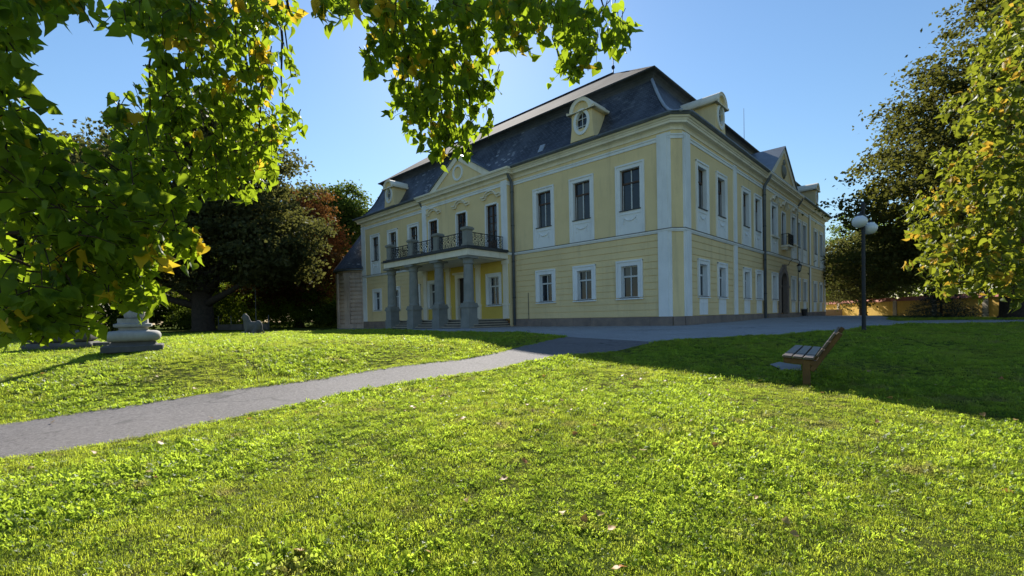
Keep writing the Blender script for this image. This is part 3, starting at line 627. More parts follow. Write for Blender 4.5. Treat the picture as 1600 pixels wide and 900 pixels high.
# main portico door
d = MB().box(-.95, -.72, -.02, .1, 0, 3.45).box(.72, .95, -.02, .1, 0, 3.45).box(-.95, .95, -.02, .12, 3.3, 3.6).box(-1.12, 1.12, -.02, .25, 3.6, 3.75).box(-.75, -.7, -.3, .05, 0, 3.35).box(.7, .75, -.3, .05, 0, 3.35).build('entrance_door', 'cream', mansion, ML(17.55, RIS_L[2], -.1))
MB().box(-.7, -.012, -.26, -.2, 0, 3.3).build('door_leaf', 'dark_wood', d); MB().box(.012, .7, -.26, -.2, 0, 3.3).build('door_leaf', 'dark_wood', d); MB().ball((.1,-.17,1.05), .03, .03, .03, 8, 6).build('handle', 'iron', d)
# arched doorway on the right facade
def arch(r, z0, zs, n=14): return [(r, z0)] + [(r*math.cos(math.pi*i/n), zs+r*math.sin(math.pi*i/n)) for i in range(n+1)] + [(-r, z0)]
M = MR(20.0, RIS_R[2])
mb = MB(); mb.ring(arch(1.5, -.15, 2.25), arch(1.06, -.15, 2.2), -.3, .14); mb.prism([(-.2,3.2),(.2,3.2),(.27,3.95),(-.27,3.95)], -.02, .24); mb.box(-1.56, -1.02, -.02, .19, 2.0, 2.2); mb.box(1.02, 1.56, -.02, .19, 2.0, 2.2)
ad = mb.build('arched_doorway', 'plinth_stone', mansion, M)
MB().prism(arch(1.08, -.15, 2.2), -.3, -.24).build('door_leaf', 'dark_wood', ad)
for x in (-.78, -.2, .38): MB().box(x-.0, x+.4, -.25, -.21, .2, 1.7).build('door_panel', 'dark_wood', ad)
MB().ball((.12,-.16,1.0), .035, .035, .035, 8, 6).build('handle', 'iron', ad)
for k in range(2): MB().box(-1.7-.25*k, 1.7+.25*k, -.1, .45+.38*k, -1.0, -.2-.16*k).build('step', 'plinth_stone', mansion, M)
# little balcony over it
M = MR(20.35, RIS_R[2]); mb = MB(); mb.box(-.9, .9, -.02, .62, 5.42, 5.56); mb.box(-.75, -.55, -.02, .45, 5.2, 5.42); mb.box(.55, .75, -.02, .45, 5.2, 5.42); sb = mb.build('small_balcony', 'cream', mansion, M)
mb = MB()
for i in range(13): mb.tube([(-.82+.1367*i,.55,5.56),(-.82+.1367*i,.55,6.5)], .014, 4)
for x in (-.82, .82):
    for k in range(5): mb.tube([(x,.05+.12*k,5.56),(x,.05+.12*k,6.5)], .014, 4)
    mb.tube([(x,0,6.5),(x,.55,6.5)], .022, 4)
mb.tube([(-.82,.55,6.5),(.82,.55,6.5)], .022, 4); mb.tube([(-.82,.55,5.75),(.82,.55,5.75)], .016, 4); mb.build('railing', 'iron', sb)
# lantern on its bracket, a thing of its own
x, y = FR(20.6, .2); lan = empty('wall_lantern', (x, y, 3.9), 'black iron wall lantern on curved bracket above the arched doorway', 'lantern')
M = rz(aR); mb = MB(); mb.tube([(0,0,.05),(0,.3,.05),(0,.38,.3),(0,.6,.52),(0,.95,.5),(0,1.1,.3),(0,1.1,.1)], .022, 6); mb.build('bracket', 'iron', lan, M)
mb = MB(); mb.lathe([(.03,.12),(.2,-.05),(.22,-.09),(.17,-.1)], 6, T(0,1.1,0)); mb.lathe([(.1,-.55),(.12,-.5),(.04,-.62)], 6, T(0,1.1,0))
for i in range(6): a = math.pi*i/3; mb.tube([(.17*math.cos(a),1.1+.17*math.sin(a),-.1),(.1*math.cos(a),1.1+.1*math.sin(a),-.5)], .012, 4)
mb.build('lantern_frame', 'iron', lan, M); MB().lathe([(.09,-.5),(.16,-.1)], 6, T(0,1.1,0)).build('lantern_glass', 'lantern_glass', lan, M)
x, y = FR(25.0, .75); z = h1(x, y); b = empty('litter_bin', (x, y, z), 'small dark litter bin standing against the plinth by the downpipe', 'bin')
MB().lathe([(.19,.05),(.24,.62),(.26,.62),(.26,.68),(.23,.68),(.2,.3)], 14).build('bucket', 'iron', b); MB().tube([(-.3,0,0),(-.3,0,.75),(.3,0,.75),(.3,0,0)], .02, 5).build('stand', 'iron', b)

# ------------------------------------------------------------------ round annex
tx, ty = -16.5, 51.6; tw = empty('round_annex', (tx, ty, -.9), 'weathered round stuccoed annex with conical slate roof beyond the left end', 'annex')
mb = MB().lathe([(3.15,-.3),(3.15,.5),(2.86,.55),(2.86,6.0),(3.0,6.05),(3.0,6.25),(3.1,6.3),(3.2,6.5)], 40); mb.build('wall', 'old_plaster', tw, smooth=False)
for k in range(12): MB().lathe([(2.8,.63+.43*k),(3.0,.64+.43*k),(3.0,.97+.43*k),(2.8,.98+.43*k)], 40).build('plaster_course', 'old_plaster', tw)
for a in (212, 249, 286): M = rz(math.radians(a)); MB().box(2.9, 3.14, -.32, .32, .5, 5.6).box(2.9, 3.16, -.4, .4, 5.0, 5.25).box(2.9, 3.16, -.4, .4, 5.55, 6.0).build('pilaster', 'old_plaster', tw, M)
n = 40; vs = []; fs = []; uv = []
for k, (r, z) in enumerate(((3.4, 6.42), (2.2, 8.0), (1.0, 9.7), (.05, 11.0))):
    for i in range(n): a = 2*math.pi*i/n; vs.append((r*math.cos(a), r*math.sin(a), z))
for k in range(3):
    for i in range(n):
        j = (i+1) % n; fs.append((k*n+i, k*n+j, (k+1)*n+j, (k+1)*n+i)); uv += [(i*.5,k*2.0),(i*.5+.5,k*2.0),(i*.5+.5,k*2+2.0),(i*.5,k*2+2.0)]
me = bpy.data.meshes.new('conical_roof'); me.from_pydata(vs, [], fs); me.materials.append(MATS['slate']); l = me.uv_layers.new(name='UVMap'); l.data.foreach_set('uv', np.array(uv, np.float32).ravel()); obj('conical_roof', me, tw)
MB().ring([(3.4*math.cos(a), 3.4*math.sin(a)) for a in np.linspace(0, 2*math.pi, 41)[:-1]], [(3.1*math.cos(a), 3.1*math.sin(a)) for a in np.linspace(0, 2*math.pi, 41)[:-1]], 0, .12, Matrix.Rotation(math.pi/2, 4, 'X') @ T(0, -6.5+.0, 0) if False else T(0,0,6.36) @ Matrix.Rotation(-math.pi/2, 4, 'X')).build('gutter', 'zinc', tw)

# ------------------------------------------------------------------ bench
bax = Vector((.605, .796, 0)); bpx = Vector((.796, -.605, 0))      # along the bench, and from seat front to back
bench_o = Vector((5.0, 8.4, 0)); bz = h1(5.3, 8.3)
bench = empty('park_bench', (bench_o.x, bench_o.y, bz), 'brown wooden park bench on the lawn at the shadow edge, slatted seat and leaning back', 'bench')
MBN = Matrix(((bax.x, bpx.x, 0, 0), (bax.y, bpx.y, 0, 0), (.045, 0, 1, 0), (0, 0, 0, 1)))      # x along, y towards the back, z up; follows the slope
BL = 2.25
def bevbox(x0, x1, y0, y1, z0, z1, b=.008, M=None):
    mb = MB().box(x0, x1, y0, y1, z0, z1); bm = bmesh.new(); me = bpy.data.meshes.new('t'); me.from_pydata(mb.v, [], mb.f); bm.from_mesh(me)
    bmesh.ops.bevel(bm, geom=list(bm.edges), offset=b, segments=1, affect='EDGES', profile=.5)
    if M is not None: bmesh.ops.transform(bm, matrix=M, verts=bm.verts)
    bm.to_mesh(me); bm.free(); return me
def bpart(name, me, mat, sub=None): me.name = name; me.materials.append(MATS[mat]); return obj(name, me, bench, MBN)
seat_t = Matrix.Rotation(-.09, 4, 'X')
for k in range(3): bpart('seat_slat', bevbox(0, BL, .0+.168*k, .15+.168*k, 0, .045, .008, T(0, 0, .505) @ seat_t), 'bench_slat')
lean = math.atan2(.36, .56)
for k in range(3): bpart('back_slat', bevbox(0, BL, -.022, .022, .10+.17*k, .245+.17*k, .008, T(0, .49, .45) @ Matrix.Rotation(-lean, 4, 'X')), 'bench_slat')
for x in (.04, BL-.40):
    bpart('leg', bevbox(x, x+.08, .31, .43, -.06, .46, .008), 'bench_wood')
    bpart('seat_bearer', bevbox(x+.002, x+.088, .02, .56, -.10, -.004, .008, T(0, 0, .505) @ seat_t), 'bench_wood')
    bpart('back_post', bevbox(x+.004, x+.086, .024, .105, -.18, .63, .008, T(0, .49, .45) @ Matrix.Rotation(-lean, 4, 'X')), 'bench_wood')
bpart('seat_strip', bevbox(.46, .50, .0, .49, .045, .05, .001, T(0, 0, .5052) @ seat_t), 'iron')  # thin dark strip across the seat slats
PAD = [(5.75,9.7),(6.15,9.65),(6.55,10.3),(6.35,10.8),(5.95,10.5)]
struct(sheet('concrete_pad', wobble(PAD, .04, .25), 'concrete', .03, .3))
# ------------------------------------------------------------------ lamp post
lx, ly = 13.81, 17.81; lz = h1(lx, ly); lp = empty('lamp_post', (lx, ly, lz), 'tall black lamp post with white globe lamps beside the plaza', 'lamp post')
MB().lathe([(.085,-.2),(.085,.05),(.075,.08),(.062,1.0),(.058,4.75),(.07,4.76),(.07,4.95),(.02,5.02)], 14).build('post', 'iron', lp, smooth=False)
for c, s, z in ((-.83, -.5, 0), (1.0, .25, -.22)):
    mb = MB(); mb.tube([(0,0,4.62+z),(c*.2,s*.2,4.62+z),(c*.29,s*.29,4.55+z),(c*.31,s*.31,4.5+z)], .022, 6); ar = mb.build('arm', 'iron', lp)
    MB().lathe([(.04,4.52),(.11,4.46),(.12,4.40),(.09,4.39)], 14, T(c*.31, s*.31, z)).build('globe_collar', 'iron', ar); MB().ball((c*.31, s*.31, 4.22+z), .255, .255, .235, 24, 16).build('globe', 'opal_globe', ar, smooth=True)
# ------------------------------------------------------------------ stone sculptures on the left lawn
def rslab(mb, wx, wy, prof, n=8):          # stack of rounded rectangles: (scale offset, z, corner radius)
    rings = []
    for o, z, r in prof:
        hx, hy = wx/2+o, wy/2+o; q = []
        for cx, cy, a0 in ((hx-r,hy-r,0),(-hx+r,hy-r,90),(-hx+r,-hy+r,180),(hx-r,-hy+r,270)):
            for i in range(n): a = math.radians(a0+90*i/(n-1)); q.append((cx+r*math.cos(a), cy+r*math.sin(a), z))
        rings.append(q)
    m = len(rings[0]); vs = [v for r in rings for v in r]; fs = [tuple(range(m))[::-1], tuple(range((len(rings)-1)*m, len(rings)*m))]
    for k in range(len(rings)-1):
        for i in range(m): j = (i+1) % m; fs.append((k*m+i, k*m+j, (k+1)*m+j, (k+1)*m+i))
    return mb.add(vs, fs)
def remesh(o, size, smooth=6):
    r = o.modifiers.new('remesh', 'REMESH'); r.mode = 'VOXEL'; r.voxel_size = size; r.use_smooth_shade = True
    s = o.modifiers.new('smooth', 'SMOOTH'); s.iterations = smooth; s.factor = .5
px, py = -10.25, 12.3; pz = h1(px, py)
st = empty('statue_pedestal', (px, py, pz), 'pale grey carved baroque pedestal with statue, half behind the leaves on the left lawn', 'statue'); R_ = rz(math.radians(36))
rslab(MB(), 1.26, 1.26, [(-.1,-.15,.04),(-.1,.02,.04),(0,.03,.03),(0,.17,.03),(-.03,.19,.03)]).build('base_slab', 'dark_stone', st, R_)
rslab(MB(), .96, .96, [(.02,.19,.05),(-.03,.26,.06),(-.05,.3,.08)]).build('lower_step', 'dark_stone', st, R_)
rslab(MB(), .86, .86, [(.0,.285,.18),(.08,.30,.22),(.13,.34,.24),(.15,.40,.25),(.15,.46,.25),(.12,.53,.24),(.05,.565,.2),(-.06,.575,.16)]).build('cushion', 'statue_stone', st, R_, True)
rslab(MB(), .74, .74, [(-.02,.57,.1),(-.08,.60,.08),(-.07,.65,.06),(.0,.67,.05),(.02,.69,.05),(.02,.75,.05),(-.04,.77,.04),(-.06,.77,.03),(-.06,.90,.03)]).build('upper_slab', 'statue_stone', st, R_)
mb = MB(); mb.lathe([(.26,1.0),(.27,1.15),(.22,1.5),(.17,1.78),(.14,1.9),(.19,2.1),(.2,2.22),(.08,2.33),(.06,2.4)], 18, None, lambda i, k: 1+.12*math.sin(i*2.1+k*.4)*(k < 4)); mb.ball((0,0,2.5), .1, .11, .135); mb.ball((0,-.02,2.57), .11, .12, .1)
mb.tube([(-.18,0,2.2),(-.3,-.05,1.98),(-.2,-.22,1.84)], [.07,.055,.04], 7); mb.tube([(.18,0,2.2),(.33,-.02,2.02),(.36,-.12,2.25)], [.07,.055,.04], 7); mb.ball((.36,-.13,2.3), .05, .05, .06); mb.ball((-.17,-.25,1.83), .055, .05, .05)
mb.ball((.24,-.2,1.12), .12, .13, .14); mb.ball((.28,-.26,1.26), .075, .08, .085)
o = mb.build('figure', 'statue_stone', st, R_ @ T(0,0,.16) @ Matrix.Diagonal((.72, .72, .75, 1))); remesh(o, .028)
px, py = -13.75, 13.9; pz = h1(px, py)
s2 = empty('stone_block', (px, py, pz), 'dark stone pedestal remains under the leaves at far left of lawn', 'stone'); R_ = rz(math.radians(30))  # all pieces in the same dark stone
rslab(MB(), 1.5, 1.1, [(0,-.15,.05),(.02,.12,.06),(-.03,.2,.08)]).build('base_slab', 'dark_stone', s2, R_)
rslab(MB(), 1.2, .9, [(0,.2,.1),(.1,.26,.2),(.14,.4,.24),(.08,.55,.22),(-.05,.6,.2),(-.1,.75,.1)]).build('cushion', 'dark_stone', s2, R_, True)
MB().box(.75, 1.15, -.35, .3, -.1, .16).build('loose_stone', 'dark_stone', s2, R_)
px, py = -13.85, 24.2; pz = h1(px, py)
li = empty('stone_lion', (px, py, pz), 'grey stone lion lying on the lawn with raised head', 'sculpture'); R_ = rz(math.radians(8)) @ Matrix.Diagonal((.82, .95, 1.22, 1))
mb = MB(); mb.ball((.1,0,.34), .48, .22, .26); mb.ball((.38,.02,.36), .24, .25, .29); mb.ball((-.25,0,.42), .24, .21, .34); mb.ball((-.33,0,.66), .2, .19, .24); mb.ball((-.42,0,.80), .15, .14, .15); mb.ball((-.54,0,.76), .09, .085, .075)
mb.ball((-.38,.11,.92), .04, .035, .05); mb.ball((-.38,-.11,.92), .04, .035, .05)
for y in (-.15, .15): mb.tube([(-.2,y,.3),(-.3,y,.12),(-.62,y,.08)], [.1,.085,.075], 7); mb.tube([(.4,y*1.4,.3),(.25,y*1.6,.12),(.02,y*1.6,.08)], [.13,.1,.07], 7)
mb.tube([(.6,0,.2),(.68,.15,.1),(.5,.3,.08)], [.05,.04,.045], 6); mb.box(-.72, .72, -.32, .32, -.1, .06)
o = mb.build('body', 'dark_stone', li, R_); remesh(o, .035)
li.children[0].name = 'lion_body'
# ------------------------------------------------------------------ walls and outbuildings in the background
def garden_wall(A, B, h, n):
    A = np.array(A); B = np.array(B); L = np.linalg.norm(B-A); d = (B-A)/L; z = h1(*A)
    w = empty('garden_wall', (A[0], A[1], z), 'long ochre yellow garden wall with red tiled coping behind the right trees', 'wall'); M = rz(math.atan2(d[1], d[0])); st = L/n
    for i in range(n):
        MB().box(i*st+.28, (i+1)*st-.28, -.15, .15, -.4, h).build('wall_panel', 'ochre_wall', w, M)
        MB().box(i*st-.28, i*st+.28, -.24, .24, -.4, h+.08).build('pier', 'pier', w, M)
        MB().add([(i*st+.28,-.34,h),((i+1)*st-.28,-.34,h),((i+1)*st-.28,.34,h),(i*st+.28,.34,h),(i*st+.28,0,h+.34),((i+1)*st-.28,0,h+.34)], [(0,1,5,4),(2,3,4,5),(0,4,3),(1,2,5),(0,3,2,1)]).build('coping', 'coping_tile', w, M)
        k = 9
        for j in range(int((st-.56)/.5)):
            x = i*st+.28+.5*j; MB().add([(x+.02,-.37,h-.0),(x+.48,-.37,h-.0),(x+.48,0,h+.385),(x+.02,0,h+.385),(x+.02,-.37,h+.045),(x+.48,-.37,h+.045),(x+.48,0,h+.43),(x+.02,0,h+.43)], [(0,1,5,4),(4,5,6,7),(0,4,7,3),(1,2,6,5),(2,3,7,6)]).build('coping_tile', 'coping_tile', w, M)
garden_wall((38.5,27), (46,68), 1.75, 7)
hx, hy = 51, 73; ho = empty('garden_house', (hx, hy, -.8), 'small pale outbuilding with windows far behind the mansion corner', 'outbuilding'); M = rz(math.radians(-36))
for a, b in ((-4,-2.6),(-1.4,-.4),(.8,1.8),(3,6)): MB().box(a, b, -2, 2, 0, 2.9).build('wall', 'pier', ho, M)
for a, b in ((-2.6,-1.4),(-.4,.8),(1.8,3)):
    MB().box(a, b, -2, 2, 0, 1.0).build('wall', 'pier', ho, M); MB().box(a, b, -2, 2, 2.3, 2.9).build('wall', 'pier', ho, M)
    w = MB().ring([(a,1.0),(b,1.0),(b,2.3),(a,2.3)], [(a+.1,1.1),(b-.1,1.1),(b-.1,2.2),(a+.1,2.2)], -2.0, -1.85).build('window', 'white_wood', ho, M); MB().box(a+.1, b-.1, -1.86, -1.84, 1.1, 2.2).build('pane', 'pane_glass', w)
MB().prism([(-2.3,2.9),(2.3,2.9),(0,4.6)], -4.4, 6.4, Matrix.Rotation(math.pi/2, 4, 'Z') @ Matrix.Scale(-1, 4, (0,1,0))).build('roof', 'coping_tile', ho, M)
tx_, ty_ = 44.0, 62.5; tr = empty('stone_trough', (tx_, ty_, -.75), 'low stone trough with red flowers beside far corner of the mansion', 'planter')
rslab(MB(), 4.5, 1.2, [(0,0,.05),(.05,.7,.05),(.05,.85,.06),(-.1,.85,.05),(-.12,.75,.05)]).build('trough', 'plinth_stone', tr, rz(math.radians(-36)))
lw = empty('low_wall', (-28.0, 47, -.75), 'low grey concrete wall under the trees behind the lion', 'wall')
for i in range(4): MB().box(1.3*i-2.4, 1.3*i-1.14, -.12, .12, -.2, .62).build('wall_panel', 'dark_stone', lw)
for i in range(5): MB().tube([(1.3*i-2.45,.14,-.2),(1.3*i-2.45,.14,1.5+(2.6 if i == 3 else 0))], .04, 6).build('post', 'zinc', lw)

# ------------------------------------------------------------------ foliage
def rand_rot(n, up=.0):
    nrm = RNG.normal(size=(n, 3)); nrm[:, 2] += up; nrm /= np.linalg.norm(nrm, axis=1)[:, None]
    a = RNG.normal(size=(n, 3)); a -= (a*nrm).sum(1)[:, None]*nrm; a /= np.linalg.norm(a, axis=1)[:, None]
    return np.stack([a, np.cross(nrm, a), nrm], -1)           # columns x, y, normal
LEAF4 = np.array([(-.0,-.5,0),(.36,0,.10),(0,.55,-.02),(-.36,0,.10)]); LEAF4F = np.array([(0,1,2),(0,2,3)])
def scatter(base, faces, P, R, S):
    V = np.einsum('nij,vj->nvi', R, base)*np.asarray(S)[:, None, None] + P[:, None, :]
    F = faces[None] + (np.arange(len(P))*len(base))[:, None, None]
    return V.reshape(-1, 3), F.reshape(-1, faces.shape[1])
def tree(name, label, base, th, tr, blobs, ncl, nl, ls, mat, spread=.9, flat=.45, shell=.55, cat='tree', group=None, limbs=22, tint=None, droop=.0, up=.6, trunk=True, mix2=None):
    bx, by = base; bz_ = h1(bx, by); t = empty(name, (bx, by, bz_), label, cat, group)
    vol = np.array([b[3]*b[4]*b[5] for b in blobs])**.67; pick = RNG.choice(len(blobs), ncl, p=vol/vol.sum()); Bb = np.array(blobs, float)[pick]
    d = RNG.normal(size=(ncl, 3)); d /= np.linalg.norm(d, axis=1)[:, None]; r = RNG.uniform(0, 1, ncl)**shell
    ph = np.stack([np.sin(d[:, 0]*5.1+d[:, 2]*4.3+k) for k in (0, 2.1)], 0).sum(0); r = r*(1+.09*ph)
    C_ = Bb[:, :3] + d*r[:, None]*Bb[:, 3:6]; C_[:, 2] = np.maximum(C_[:, 2], .25)
    csz = RNG.uniform(.55, 1.25, ncl)*spread
    idx = np.repeat(np.arange(ncl), nl); N = len(idx)
    off = RNG.normal(size=(N, 3))*np.array([1, 1, flat])*csz[idx][:, None]*.55
    if droop: off[:, 2] -= droop*np.hypot(off[:, 0], off[:, 1])
    P = C_[idx]+off
    tn = np.clip(.5*RNG.uniform(0, 1, ncl)[idx] + .5*RNG.uniform(0, 1, N), 0, .88)
    if tint is not None: tn = np.clip(tint(P, tn), 0, 1)
    V_, F_ = scatter(LEAF4, LEAF4F, P, rand_rot(N, up), RNG.uniform(.6, 1.25, N)*ls)
    obj('crown', np_mesh('crown', V_, F_, mat, np.repeat(tn, 4)), t)
    if trunk:
        mb = MB(); lean_ = RNG.normal(0, .02, 2)*th; top = Vector((lean_[0], lean_[1], th))
        mb.tube([(0,0,-.3),(0,0,.25),(lean_[0]*.2,lean_[1]*.2,th*.25),(lean_[0]*.6,lean_[1]*.6,th*.6),top], [tr*1.55,tr*1.12,tr*.95,tr*.62,tr*.18], 12)
        mb.build('trunk', 'bark', t, smooth=True); mb = MB()
        for c in C_[RNG.choice(ncl, min(limbs, ncl), replace=False)]:
            f = RNG.uniform(.18, .8); s = Vector((lean_[0]*f, lean_[1]*f, th*f)); e = Vector(c); m1 = s.lerp(e, .4)+Vector((0,0,.12*(e-s).length)); m2 = s.lerp(e, .75)+Vector((0,0,.08*(e-s).length))
            r0 = tr*.42*(1-f*.6); mb.tube([s, m1, m2, e], [r0, r0*.6, r0*.35, r0*.1], 6)
        lm = mb.build('limbs', 'bark', t, smooth=True); lm['kind'] = 'stuff'
    return t
# big dark copper beech on the left, with its red-leaved neighbour and the wood behind
t1 = tree('copper_beech', 'huge dark copper beech with thick trunk and low limbs on the left lawn', (-29.9,44), 15, .86,
     [(0,0,12,10.5,9,8.5),(-6,-2,8,6,6,4.5),(7,-1,8.5,5.5,6,4.5),(2,0,17,6,6,5),(8,-2,6.4,4,5,2.0),(-8,-2,6.6,4,5,2.0),(-9,0,13,5,6,6)], 1700, 62, .36, 'beech_dark', 1.3, .4, .5, limbs=40, droop=.15)
for pts in ([(0,0,2.6),(-1.6,-.4,3.8),(-3.6,-.8,5.0),(-6.5,-1,6.6)], [(0,0,3.4),(1.5,-.5,4.6),(3.5,-.8,5.6),(7,-1,7.2)], [(0,0,2.9),(1.2,.3,4.6),(2.2,.4,7),(3.4,.5,10)], [(0,0,3.6),(-1.1,.2,5.4),(-2.2,.2,8),(-3.4,0,11)], [(0,0,2.4),(2.6,-.9,3.4),(5.2,-1.4,4.6),(8.5,-1.6,5.6)], [(0,0,2.2),(-2.2,-.9,3.0),(-4.8,-1.4,4.4),(-8,-1.5,5.6)]):
    MB().tube(pts, [.42,.3,.2,.1], 8).build('limb', 'bark', t1, smooth=True)
tree('copper_beech', 'red-brown tinged beech left of the round annex', (-27.2,58), 11, .55,
     [(0,0,9,6.5,6,6.5),(3,-1,6,4.5,4.5,4),(-3,0,5.5,4.5,4.5,3.5),(1,0,14,4,4,4)], 900, 58, .32, 'beech_red', 1.15, .4, .5, tint=lambda P, t: t*.45+np.clip((P[:, 2]-9)/6, 0, .5)*(P[:, 0] > -1))
tree('dome_tree', 'rounded green tree rising behind the red beech near the annex', (-28.5,70), 14, .5, [(0,0,12.5,8,6,9),(2,0,16,5.5,5,5.5),(4,0,10,5,5,7)], 950, 58, .40, 'green_leaf', 1.5, .5, .4)
tree('dark_tree', 'dark broad tree behind the pedestals at the far left', (-52,52), 13, .7, [(0,0,11,11,9,9),(8,0,8,6,6,5),(3,0,18,7,6,5)], 900, 50, .48, 'beech_dark', 1.6, .45, .45)
tree('park_tree', 'green park tree behind the left lawn edge, leftmost of the wood', (-72,58), 14, .6, [(0,0,12,11,9,10)], 460, 45, .5, 'green_leaf', 1.8, .5, .45)
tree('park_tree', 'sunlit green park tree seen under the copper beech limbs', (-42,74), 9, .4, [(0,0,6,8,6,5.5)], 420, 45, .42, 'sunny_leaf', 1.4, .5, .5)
tree('park_tree', 'pale green park tree behind the low wall', (-29,92), 11, .45, [(0,0,7,9,6,6.5)], 420, 45, .45, 'green_leaf', 1.4, .5, .5)
tree('park_tree', 'tall green park tree far behind the copper beech trunk', (-58,92), 15, .5, [(0,0,11,11,7,10)], 420, 45, .55, 'green_leaf', 1.8, .5, .5)
tree('park_tree', 'green park tree beside the round annex, partly hidden', (-24,68), 7, .35, [(0,0,5,4.5,4.5,4.5)], 300, 45, .35, 'green_leaf', 1.2, .5, .5)
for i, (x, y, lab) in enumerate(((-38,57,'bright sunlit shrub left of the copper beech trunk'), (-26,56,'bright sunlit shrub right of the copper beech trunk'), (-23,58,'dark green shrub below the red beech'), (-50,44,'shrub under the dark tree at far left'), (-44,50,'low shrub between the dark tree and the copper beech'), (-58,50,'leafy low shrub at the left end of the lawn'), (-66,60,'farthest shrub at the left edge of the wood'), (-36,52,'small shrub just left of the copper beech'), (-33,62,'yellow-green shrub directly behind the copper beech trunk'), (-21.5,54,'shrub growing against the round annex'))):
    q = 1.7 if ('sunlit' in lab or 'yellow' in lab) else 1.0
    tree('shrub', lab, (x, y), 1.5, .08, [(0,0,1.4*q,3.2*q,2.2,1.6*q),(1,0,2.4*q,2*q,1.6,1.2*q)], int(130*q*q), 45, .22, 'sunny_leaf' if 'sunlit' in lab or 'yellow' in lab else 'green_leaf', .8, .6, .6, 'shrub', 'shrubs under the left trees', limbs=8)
for x, y, hh, lab in ((-47,66,9,'park tree with pale crown behind the shrubs at left'), (-80,78,12,'distant park tree closing the view at the far left'), (-37,100,12,'distant park tree between the copper beech and the red beech'), (-66,44,8,'leafy park tree low at the left edge behind the leaves'), (-18,84,9,'distant park tree just behind the round annex')):
    tree('park_tree', lab, (x, y), hh, .35, [(0,0,hh*.62,8,5,hh*.6),(2,0,2.4,7,4,2.3)], 480, 46, .42, 'green_leaf', 1.4, .5, .5)
# right side
tree('copper_beech', 'tall copper beech with bronze foliage on the right behind the lamp post', (34.3,30.8), 20, .8,
     [(0,0,11,8.5,8,8),(1.5,-1,19,6,6,5.5),(-7,-1,8.5,5,5,3.6),(-3,-1,14.5,5.5,5,3.4),(5,0,25,6,6,6),(-6,1,4.6,4.5,5,2.2),(6,0,18,7,7,9)], 1800, 66, .27, 'copper_leaf', 1.25, .28, .42, limbs=46, droop=.1, up=.9)
tree('park_tree', 'dark green tree behind the garden wall beside the mansion end', (52,66), 11, .4, [(0,0,8,7,6,7),(-3,0,5,5,5,4)], 520, 50, .34, 'green_leaf', 1.3, .5, .5)
tree('park_tree', 'dark green tree right of the lamp post before the garden wall', (41,53), 8, .35, [(0,0,5.6,5.5,5,4.6)], 420, 50, .28, 'beech_dark', 1.1, .5, .5)
tree('park_tree', 'green tree beyond the garden wall at the right edge', (68,58), 13, .4, [(0,0,9,9,7,8)], 420, 50, .36, 'green_leaf', 1.4, .5, .5)
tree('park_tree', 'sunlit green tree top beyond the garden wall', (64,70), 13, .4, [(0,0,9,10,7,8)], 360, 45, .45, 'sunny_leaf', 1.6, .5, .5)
# spruce: drooping tiers of needles
sx, sy = 33.3, 35.2; sp = empty('spruce', (sx, sy, h1(sx, sy)), 'small dark blue-green spruce in front of the garden wall', 'conifer')
MB().tube([(0,0,-.2),(0,0,3.3)], [.1,.02], 7).build('trunk', 'bark', sp)
P = []; Dn = []
for k in range(260):
    z = 3.2*RNG.uniform(0, 1)**1.5; L = (3.3-z)*.85*RNG.uniform(.75, 1.1); a = RNG.uniform(0, 2*math.pi)
    for q in np.linspace(.15, 1, 26): P.append((math.cos(a)*L*q, math.sin(a)*L*q, z+.25*q-.45*q*q*(1 if z > .6 else .4)+RNG.normal(0, .04))); Dn.append(a)
P = np.array(P)+RNG.normal(0, .05, (len(P), 3)); P[:, 2] = np.maximum(P[:, 2], .04)
V_, F_ = scatter(LEAF4*np.array([.4,1,1]), LEAF4F, P, rand_rot(len(P), .8), RNG.uniform(.1, .2, len(P)))
obj('needles', np_mesh('needles', V_, F_, 'spruce_needle', np.repeat(RNG.uniform(0, 1, len(P)), 4)), sp)

# ------------------------------------------------------------------ linden trees in the foreground
HL = [(0,0,0),(.20,-.10,.03),(.43,.02,.07),(.50,.28,.08),(.39,.56,.05),(.17,.86,-.02),(0,1.16,-.12)]
LV = np.array([HL[0], (0,.35,-.02), (0,.7,-.04), HL[6]] + HL[1:6] + [(-x, y, z) for x, y, z in HL[1:6]]); LV[:, 1] += .0
_r = [(0,4,1),(4,5,1),(5,6,1),(6,2,1),(6,7,2),(7,8,2),(8,3,2)]
LF = np.array(_r + [(b if b < 4 else b+5, a if a < 4 else a+5, c) for a, b, c in _r])
LVS = []
for k in range(9):
    q = LV.copy(); fold = (-.1, .15, .35, .6, .25, .05, .45, .2, -.25)[k]; curl = (.0, -.25, .1, -.15, -.45, .3, -.3, -.1, .2)[k]; twist = (.0, .2, -.25, .1, -.1, .3, .2, -.35, .1)[k]
    q[:, 2] += fold*np.abs(q[:, 0]) + curl*q[:, 1]**2 + twist*q[:, 0]*q[:, 1] + .05*np.sin(q[:, 1]*7+k)*np.abs(q[:, 0])*2; LVS.append(q)
FPX = 709.22
def at(u, v, dist):
    x, z = (u-800)/FPX, -(v-509.46)/FPX; d = cam_axis(x, 1, z); d.normalize(); return np.array(d*dist)
